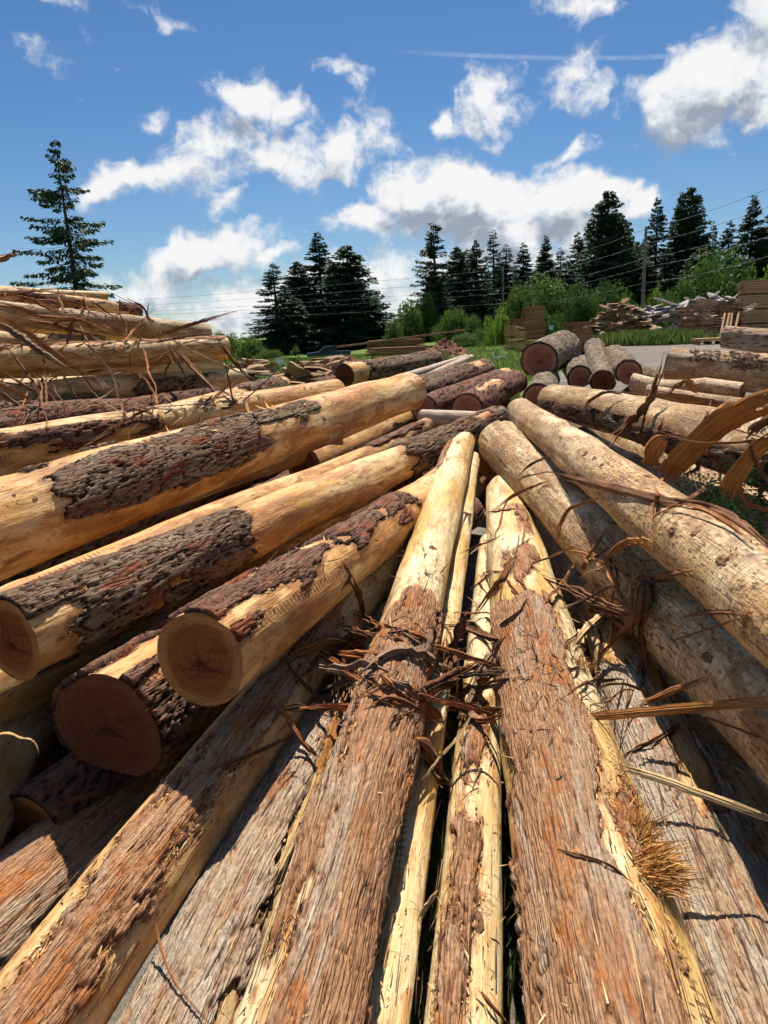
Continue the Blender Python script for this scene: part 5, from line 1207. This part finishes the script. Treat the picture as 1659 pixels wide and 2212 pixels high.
V, F = blades(900, under, 5, .28, .006)
o = obj('gap_grass', mesh_np('gap_grass', V, F, mats=[L_GRASS], smooth=False)); tag(o, 'grass blades growing up in the gap between the near stems', kind='stuff')

# ------------------------------------------------------------------ lumber stacks
def layer_mesh(rs, L, Wd, t, nb, along, rough, mat):
    sp = []; w = Wd / nb
    for k in range(nb):
        l = L * (1 - rough * .3 * rs.rand()); c = (rs.uniform(-1, 1) * (L - l) * .5 + rough * .05 * rs.randn(), -Wd / 2 + w * (k + .5), 0)
        sp.append((c, (l / 2, w * .44, t * .34), rotz(rough * .03 * rs.randn())))
    V, F = boxes(sp); return mesh_np('board_layer', V, F, mats=[mat], smooth=False)
def stack(px0, px1, py_top, py_base, label, layers, packs, yaw, mat, ratio=.6, rough=.3, lean=0., group='stacks of sawn lumber', dmax=80., nb=6, d=None):
    if d is None: b, dd = atg((px0 + px1) / 2, py_base, dmax)
    else: b = on_ground((px0 + px1) / 2, py_base, d); dd = depth(b)
    Wm = (px1 - px0) * dd / FPX; H = max(.3, atd((px0 + px1) / 2, py_top, dd).z - b.z)
    root = empty('lumber_stack', b, (0, lean, yaw)); tag(root, label, 'lumber stack', group)
    rs = np.random.RandomState(int(px0 + py_top)); L = Wm / (math.cos(yaw) + ratio * abs(math.sin(yaw))); Wd = L * ratio; N = layers * packs + packs
    t = H / N; prot = [layer_mesh(rs, L, Wd, t, nb, 0, rough, mat) for _ in range(5)]
    V, F = boxes([((x * L * .4, 0, 0), (.05, Wd * .48, t * .4), None) for x in (-1, 0, 1)]); bear = mesh_np('bearer', V, F, mats=[M_BOARD_RED], smooth=False)
    z = 0
    for p in range(packs):
        o = obj('bearer', bear, root, (0, 0, z + t / 2)); o['kind'] = 'stuff'; z += t
        for k in range(layers):
            o = obj('board_layer', prot[rs.randint(5)], root, (rough * .03 * rs.randn(), rough * .03 * rs.randn(), z + t / 2)); o.rotation_euler = (0, 0, rough * .02 * rs.randn() + (math.pi if rs.rand() < .5 else 0)); z += t
    return root
stack(1129, 1178, 662, 757, 'tallest reddish lumber stack with a crooked top, behind the fat log', 16, 1, .12, M_BOARD_RED, .55, .6, -.03)
stack(1090, 1118, 702, 757, 'small pale packs at the corner of the reddish stack', 5, 2, .5, M_BOARD, .9, .4)
stack(1112, 1136, 716, 760, 'low pale packs in front of the reddish stack', 4, 2, .25, M_BOARD, .9, .5)
stack(1094, 1134, 688, 754, 'roofed pack showing behind the small pale packs', 9, 1, .4, M_BOARD_RED, .8, .4)
stack(1216, 1275, 695, 764, 'square dark red lumber stack beside the scaly log', 20, 1, .35, M_BOARD_RED, .7, .25)
stack(1594, 1700, 606, 706, 'largest lumber stack, four bundles high, cut by the picture edge', 8, 4, -.12, M_BOARD, .4, .12, d=50)
stack(1503, 1543, 646, 714, 'neat tan stack three bundles high beside the largest one', 8, 3, .2, M_BOARD, .7, .12, d=52)
stack(1461, 1503, 662, 714, 'rough dark stack of uneven beams next to the neat tan one', 8, 1, .05, M_BOARD_RED, .7, .8, nb=4, d=52)
stack(1545, 1597, 656, 716, 'reddish stack with boards leaning on it, against the largest one', 12, 1, -.05, M_BOARD_RED, .6, .4, d=51)
stack(1449, 1505, 726, 734, 'flat platform of yellow boards on the yard', 1, 1, .3, M_BOARD, .8, .3)
stack(1497, 1560, 729, 744, 'low pallet with pale deck boards at the yard edge', 1, 1, -.05, M_BOARD, .7, .2)
stack(792, 922, 732, 766, 'long low lumber stack behind the round-faced log', 4, 1, .12, M_BOARD_RED, .35, .5)
stack(790, 948, 748, 772, 'lower tier of reddish boards in front of the long low stack', 3, 1, .10, M_BOARD_RED, .25, .6)
stack(946, 971, 754, 780, 'small square bundle at the end of the long low stack', 6, 1, .6, M_BOARD, .8, .2)
# leaning boards and a long beam
def board(p0, p1, w, t, label, mat, name='board', group=None):
    a, b = Vector(p0), Vector(p1); X = (b - a).normalized(); Y = Vector((0, 0, 1)).cross(X).normalized(); Z = X.cross(Y)
    V, F = boxes([((((b - a).length) / 2, 0, 0), ((b - a).length / 2, w / 2, t / 2), None)])
    o = obj(name, mesh_np(name, V, F, mats=[mat], smooth=False)); o.location = a; o.rotation_euler = Matrix((X, Y, Z)).transposed().to_euler(); tag(o, label, 'board', group); return o
p, dd = atg(860, 768)
board(atd(728, 750, dd - 2), atd(1004, 713, dd + 6), .14, .12, 'long thin beam lying across the low lumber stack', M_BOARD_RED, 'beam')
for k, (x0, x1) in enumerate([(1556, 1566), (1564, 1576), (1574, 1582), (1584, 1596)]):
    p = on_ground(x0, 718, 48.5); dd = depth(p)
    board(p, atd(x1, 676, dd + 1.2), .14, .04, 'board leaning against the reddish stack, %s of four' % ('first', 'second', 'third', 'last')[k], M_BOARD, group='boards leaning on the reddish stack')

# ------------------------------------------------------------------ heaps of waste slabs
def slab_mesh(seed, mat):
    rs = np.random.RandomState(seed); n = 7; xs = np.linspace(-1, 1, n); V = []
    for x in xs:
        w = .9 + .2 * rs.rand() - .25 * abs(x) ** 6; b = .06 * rs.randn()
        V += [(x, -.12 * w + b * .3, 0), (x, -.07 * w, .05), (x, .07 * w, .06), (x, .12 * w + b * .3, 0)]
    V = np.array(V); V[:, 2] += .06 * np.sin(V[:, 0] * 2 + seed)
    i, j = np.meshgrid(np.arange(n - 1), np.arange(4), indexing='ij'); jn = (j + 1) % 4
    F = np.stack([i * 4 + j, (i + 1) * 4 + j, (i + 1) * 4 + jn, i * 4 + jn], -1).reshape(-1, 4)
    F = np.concatenate([F, [[0, 1, 2, 3]], [[(n - 1) * 4 + 3, (n - 1) * 4 + 2, (n - 1) * 4 + 1, (n - 1) * 4]]])
    return mesh_np('slab', V, F, mats=[mat], smooth=False)
SL = [slab_mesh(s, M_SLAB) for s in range(4)]; SG = [slab_mesh(s + 9, M_SLAB_GREY) for s in range(4)]
def slab_heap(prof, d, n, ln, mats, label, group, seed, yaw=0.):
    rs = np.random.RandomState(seed); xs, ys = zip(*prof)
    for k in range(n):
        x = rs.uniform(xs[0], xs[-1]); top = np.interp(x, xs, ys); b = on_ground(x, 760, d); f = rs.rand() ** .7
        zt = atd(x, top, depth(b)).z; z = b.z + .1 + (zt - b.z) * f
        o = obj('wood_slab', mats[rs.randint(len(mats))], None, (b.x + rs.randn() * .2, b.y + (f - 1) * -2.2 * rs.rand() + (f - .9) * 2.5, z))
        o.rotation_euler = (rs.randn() * .3, rs.randn() * .28, yaw + rs.randn() * .7); s_ = ln * (.6 + .8 * rs.rand()); o.scale = (s_, s_ * (1.3 + 1.6 * rs.rand()), s_ * (1. + 1.5 * rs.rand()))
        tag(o, label, 'wood slab', group, 'thing')
slab_heap([(1262, 735), (1285, 698), (1305, 680), (1340, 660), (1362, 668), (1385, 694), (1400, 715)], 54, 150, .75, SL, 'brown waste slab in the tall tumbled heap beyond the gravel', 'waste slabs in the tall heap', 1, .2)
slab_heap([(1365, 678), (1400, 668), (1440, 662), (1480, 654)], 58, 50, 1.25, SG, 'silvery weathered slab strewn along the crest beside the tall heap', 'silvery slabs along the crest', 2, .3)
slab_heap([(1484, 650), (1520, 636), (1560, 640), (1590, 626)], 58, 36, 1.25, SG, 'silvery slab lying over the stacks beside the largest lumber stack', 'silvery slabs over the stacks', 3, .1)
slab_heap([(640, 822), (668, 806), (700, 790), (720, 792)], 22, 46, .6, SL, 'thin offcut slab in the loose pile left of the round-faced log', 'offcut slabs by the round-faced log', 4, .5)
slab_heap([(512, 805), (530, 786), (548, 788), (562, 800)], 24, 22, .48, SL, 'short offcut slab in the small pile at the end of the log heap', 'offcut slabs at the end of the heap', 5, .2)

# ------------------------------------------------------------------ mulch heap
M_MULCH = simple('bark_mulch', (.20, .09, .05), .95, .6, 5.)
def mound(px, base, top, half, label, name):
    b, dd = atg(px, base); H = max(.4, atd(px, top, dd).z - b.z); R_ = half * dd / FPX; rs = np.random.RandomState(3)
    n, m_ = 26, 60; r = np.linspace(0, 1, n); a = np.linspace(0, 2 * math.pi, m_, endpoint=False); RR_, A_ = np.meshgrid(r, a, indexing='ij')
    z = H * (1 - RR_) ** .9 * (1 + .18 * samp(N_B, RR_ * np.cos(A_) * 2 + 3, RR_ * np.sin(A_) * 2)) + .07 * samp(N_C, RR_ * np.cos(A_) * 2, RR_ * np.sin(A_) * 2) - .1
    V = np.stack([R_ * RR_ * np.cos(A_), R_ * .8 * RR_ * np.sin(A_), z], -1).reshape(-1, 3)
    i, j = np.meshgrid(np.arange(n - 1), np.arange(m_), indexing='ij'); jn = (j + 1) % m_
    F = np.stack([i * m_ + j, (i + 1) * m_ + j, (i + 1) * m_ + jn, i * m_ + jn], -1).reshape(-1, 4)
    o = obj(name, mesh_np(name, V, F, mats=[M_MULCH]), None, b); tag(o, label, 'mulch heap', 'heaps of bark mulch')
mound(962, 770, 734, 58, 'reddish brown bark mulch heap at the end of the low lumber stack', 'mulch_heap')
mound(745, 800, 768, 70, 'spread of bark mulch below the blue pickup', 'mulch_heap')

# ------------------------------------------------------------------ utility poles and wires
M_POLE = simple('weathered_pole_wood', (.17, .14, .115), .9, .3, 3.); M_WIRE = simple('cable', (.20, .21, .22), .6, .1); M_CER = simple('insulator', (.35, .33, .3), .4, .1)
POLES = []
def pole(px, top, d, label):
    b = on_ground(px, 700, d); tp = atd(px, top, depth(b)); H = tp.z - b.z
    root = empty('utility_pole', b); tag(root, label, 'utility pole', 'utility poles')
    m_ = 12; zs = np.linspace(-.3, H, 8); a = np.linspace(0, 2 * math.pi, m_, endpoint=False)
    V = np.concatenate([np.stack([(.17 - .06 * (z / H)) * np.cos(a), (.17 - .06 * (z / H)) * np.sin(a), np.full(m_, z)], -1) for z in zs] + [np.array([[0, 0, H]])])
    i, j = np.meshgrid(np.arange(7), np.arange(m_), indexing='ij'); jn = (j + 1) % m_
    F = np.stack([i * m_ + j, i * m_ + jn, (i + 1) * m_ + jn, (i + 1) * m_ + j], -1).reshape(-1, 4)
    obj('post', mesh_np('post', V, F, mats=[M_POLE]), root)
    for z, nm in ((H - .15, 'insulator'), (H - 1.3, 'bracket'), (H - 2.6, 'bracket')):
        V, F = boxes([((0, -.16, z), (.05, .10, .10), None), ((0, -.24, z + .05), (.04, .04, .08), None)]); obj(nm, mesh_np(nm, V, F, mats=[M_CER], smooth=False), root)
    POLES.append((Vector((b.x, b.y, b.z)), H)); return root
pole(90, 660, 175, 'faint utility pole beyond the log heap'); pole(1087, 584, 100, 'thinner utility pole standing in front of the dense conifer'); pole(1387, 500, 64, 'thicker utility pole behind the slab heap'); pole(1830, 330, 44, 'utility pole out past the lumber')
def wire(k, off, label):
    P = []
    for a in range(len(POLES) - 1):
        (b0, h0), (b1, h1) = POLES[a], POLES[a + 1]
        for f in np.linspace(0, 1, 26)[(1 if a else 0):]:
            q = b0.lerp(b1, f); P.append((q.x, q.y - .25, q.z + (h0 + (h1 - h0) * f) - off - 4 * f * (1 - f) * .5))
    P = np.array(P); m_ = 5; a = np.linspace(0, 2 * math.pi, m_, endpoint=False); rad = .017
    V = np.concatenate([P + np.array([0, math.cos(x), math.sin(x)]) * rad for x in a]); n = len(P)
    i, j = np.meshgrid(np.arange(n - 1), np.arange(m_), indexing='ij'); jn = (j + 1) % m_
    F = np.stack([j * n + i, j * n + i + 1, jn * n + i + 1, jn * n + i], -1).reshape(-1, 4)
    o = obj('power_line', mesh_np('power_line', V, F, mats=[M_WIRE])); tag(o, label, 'cable', 'overhead lines')
for k, (off, lb) in enumerate([(.05, 'topmost overhead line strung between the utility poles'), (1.2, 'second overhead line from the top between the poles'), (2.4, 'middle overhead line between the poles'), (3.1, 'thicker-looking fourth overhead line from the top'), (4.4, 'lowest overhead line between the poles')]):
    wire(k, off, lb)

# ------------------------------------------------------------------ small things in the yard
M_BLUE = simple('blue_paint', (.010, .028, .075), .35, .1, 3.); M_GLASS = simple('dark_glass', (.02, .025, .03), .1, .1); M_TYRE = simple('tyre_rubber', (.02, .02, .02), .8, .1)
M_WHITE = simple('white_paint', (.75, .76, .76), .5, .06, 4.); M_LBLUE = simple('pale_blue_plastic', (.35, .5, .62), .5, .08)
def prism(prof, half, mat, name, parent, loc=(0, 0, 0)):        # side profile (x, z) extruded across y
    n = len(prof); V = np.array([(x, -half, z) for x, z in prof] + [(x, half, z) for x, z in prof]); 
    import bmesh
    bm = bmesh.new(); vs_ = [bm.verts.new(v) for v in V]
    bm.faces.new(vs_[:n]); bm.faces.new(vs_[n:][::-1])
    for i in range(n): bm.faces.new((vs_[i], vs_[n + i], vs_[n + (i + 1) % n], vs_[(i + 1) % n]))
    bmesh.ops.recalc_face_normals(bm, faces=bm.faces); bmesh.ops.bevel(bm, geom=bm.edges[:], offset=.03, segments=2, affect='EDGES')
    me = bpy.data.meshes.new(name); bm.to_mesh(me); bm.free(); me.materials.append(mat); return obj(name, me, parent, loc)
def wheel(parent, x, y):
    m_ = 18; a = np.linspace(0, 2 * math.pi, m_, endpoint=False); V = []
    for yy, r in ((-.12, .2), (-.12, .36), (.12, .36), (.12, .2)): V.append(np.stack([r * np.cos(a), np.full(m_, yy), r * np.sin(a)], -1))
    V = np.concatenate(V); i, j = np.meshgrid(np.arange(4), np.arange(m_), indexing='ij'); jn = (j + 1) % m_; i2 = (i + 1) % 4
    F = np.stack([i * m_ + j, i * m_ + jn, i2 * m_ + jn, i2 * m_ + j], -1).reshape(-1, 4)
    w = obj('wheel', mesh_np('wheel', V, F, mats=[M_TYRE]), parent, (x, y, .36))
    V2 = np.concatenate([np.stack([.2 * np.cos(a), np.full(m_, -.09), .2 * np.sin(a)], -1), [[0, -.10, 0]]]); k = np.arange(m_)
    obj('rim', mesh_np('rim', V2, np.stack([k, (k + 1) % m_, np.full(m_, m_)], -1), mats=[M_CER]), w)
pb = on_ground(712, 790, 92); truck = empty('pickup_truck', (pb.x, pb.y, pb.z - .1), (0, 0, RAD(8))); tag(truck, 'dark blue pickup parked before the dark conifer clump', 'pickup')
prism([(-2.7, .45), (-2.7, .95), (-1.3, 1.08), (2.6, 1.08), (2.65, .5)], .9, M_BLUE, 'body', truck)
cab = prism([(-1.25, 1.07), (-.55, 1.68), (.65, 1.72), (.85, 1.07)], .8, M_BLUE, 'cab', truck)
for sy in (-1, 1): prism([(-1.0, 1.12), (-.48, 1.58), (.55, 1.6), (.68, 1.12)], .01, M_GLASS, 'window', cab, (0, sy * .80, 0))
for x in (-1.75, 1.65):
    for y in (-.8, .8): wheel(truck, x, y)
p, dd = atg(1006, 744, 70); boat = empty('small_boat', p, (0, 0, .2)); tag(boat, 'small white and blue boat hull lying in the grass by the mulch heap', 'boat')
prism([(-.85, .3), (-.65, .05), (.6, .05), (.8, .3)], .32, M_WHITE, 'hull', boat); prism([(-.5, .28), (-.4, .42), (.45, .42), (.6, .28)], .26, M_LBLUE, 'cover', boat)
p, dd = atg(1190, 730, 60); q = atd(1190, 704, dd)
tb = empty('plastic_tub', (p.x, p.y, q.z - .3)); tag(tb, 'pale blue plastic tub set on top of the boards behind the fat log', 'tub')
prism([(-.13, 0), (-.16, .3), (.16, .3), (.13, 0)], .14, M_LBLUE, 'body', tb); prism([(-.18, .29), (-.18, .33), (.18, .33), (.18, .29)], .17, M_WHITE, 'rim', tb)
p, dd = atg(606, 800, 60); hv = empty('white_box', p); hv.scale = (.55, .55, .7); tag(hv, 'small white box on legs in the field before the dark clump', 'box')
prism([(-.3, .35), (-.3, .7), (.3, .7), (.3, .35)], .25, M_WHITE, 'body', hv); prism([(-.36, .68), (-.36, .76), (.36, .76), (.36, .68)], .3, M_CER, 'lid', hv)
for x in (-.22, .22):
    for y in (-.18, .18):
        V, F = boxes([((x, y, .18), (.03, .03, .18), None)]); obj('leg', mesh_np('leg', V, F, mats=[M_POLE], smooth=False), hv)
p, dd = atg(1376, 716, 60); q = atd(1376, 686, dd); sg = empty('notice_board', p); tag(sg, 'small blank white notice on a post among the weeds', 'sign')
V, F = boxes([((0, 0, (q.z - p.z) / 2), (.03, .03, (q.z - p.z) / 2), None)]); obj('post', mesh_np('post', V, F, mats=[M_POLE], smooth=False), sg)
prism([(-.26, q.z - p.z - .2), (-.26, q.z - p.z + .2), (.26, q.z - p.z + .2), (.26, q.z - p.z - .2)], .012, M_WHITE, 'panel', sg, (0, -.05, 0))
p, dd = atg(1080, 778, 60); me, org = ribbon(np.array([[-.33, 0, .34], [-.30, -.02, .2], [-.2, 0, .12], [0, .02, .17], [.2, 0, .15], [.36, .02, .08]]), [.05, .08, .12, .10, .04], 9, curl=.8, mats=(M_WHITE, M_WHITE), thick=.03, facing=(0, -1, .5))
o = obj('bleached_branch', me, None, (p.x - .33, p.y, p.z + .34)); tag(o, 'small bleached white branch with a raised end lying in the grass', 'branch')
for k, (px, py) in enumerate([(1130, 716), (1136, 708)]): pass
p, dd = atg(1112, 757, 70); q = atd(1116, 706, dd - .6)
board(q, q + Vector((.75, .1, -.18)), .5, .03, 'tilted pale sheet roofing the small packs', M_WHITE, 'cover_sheet')
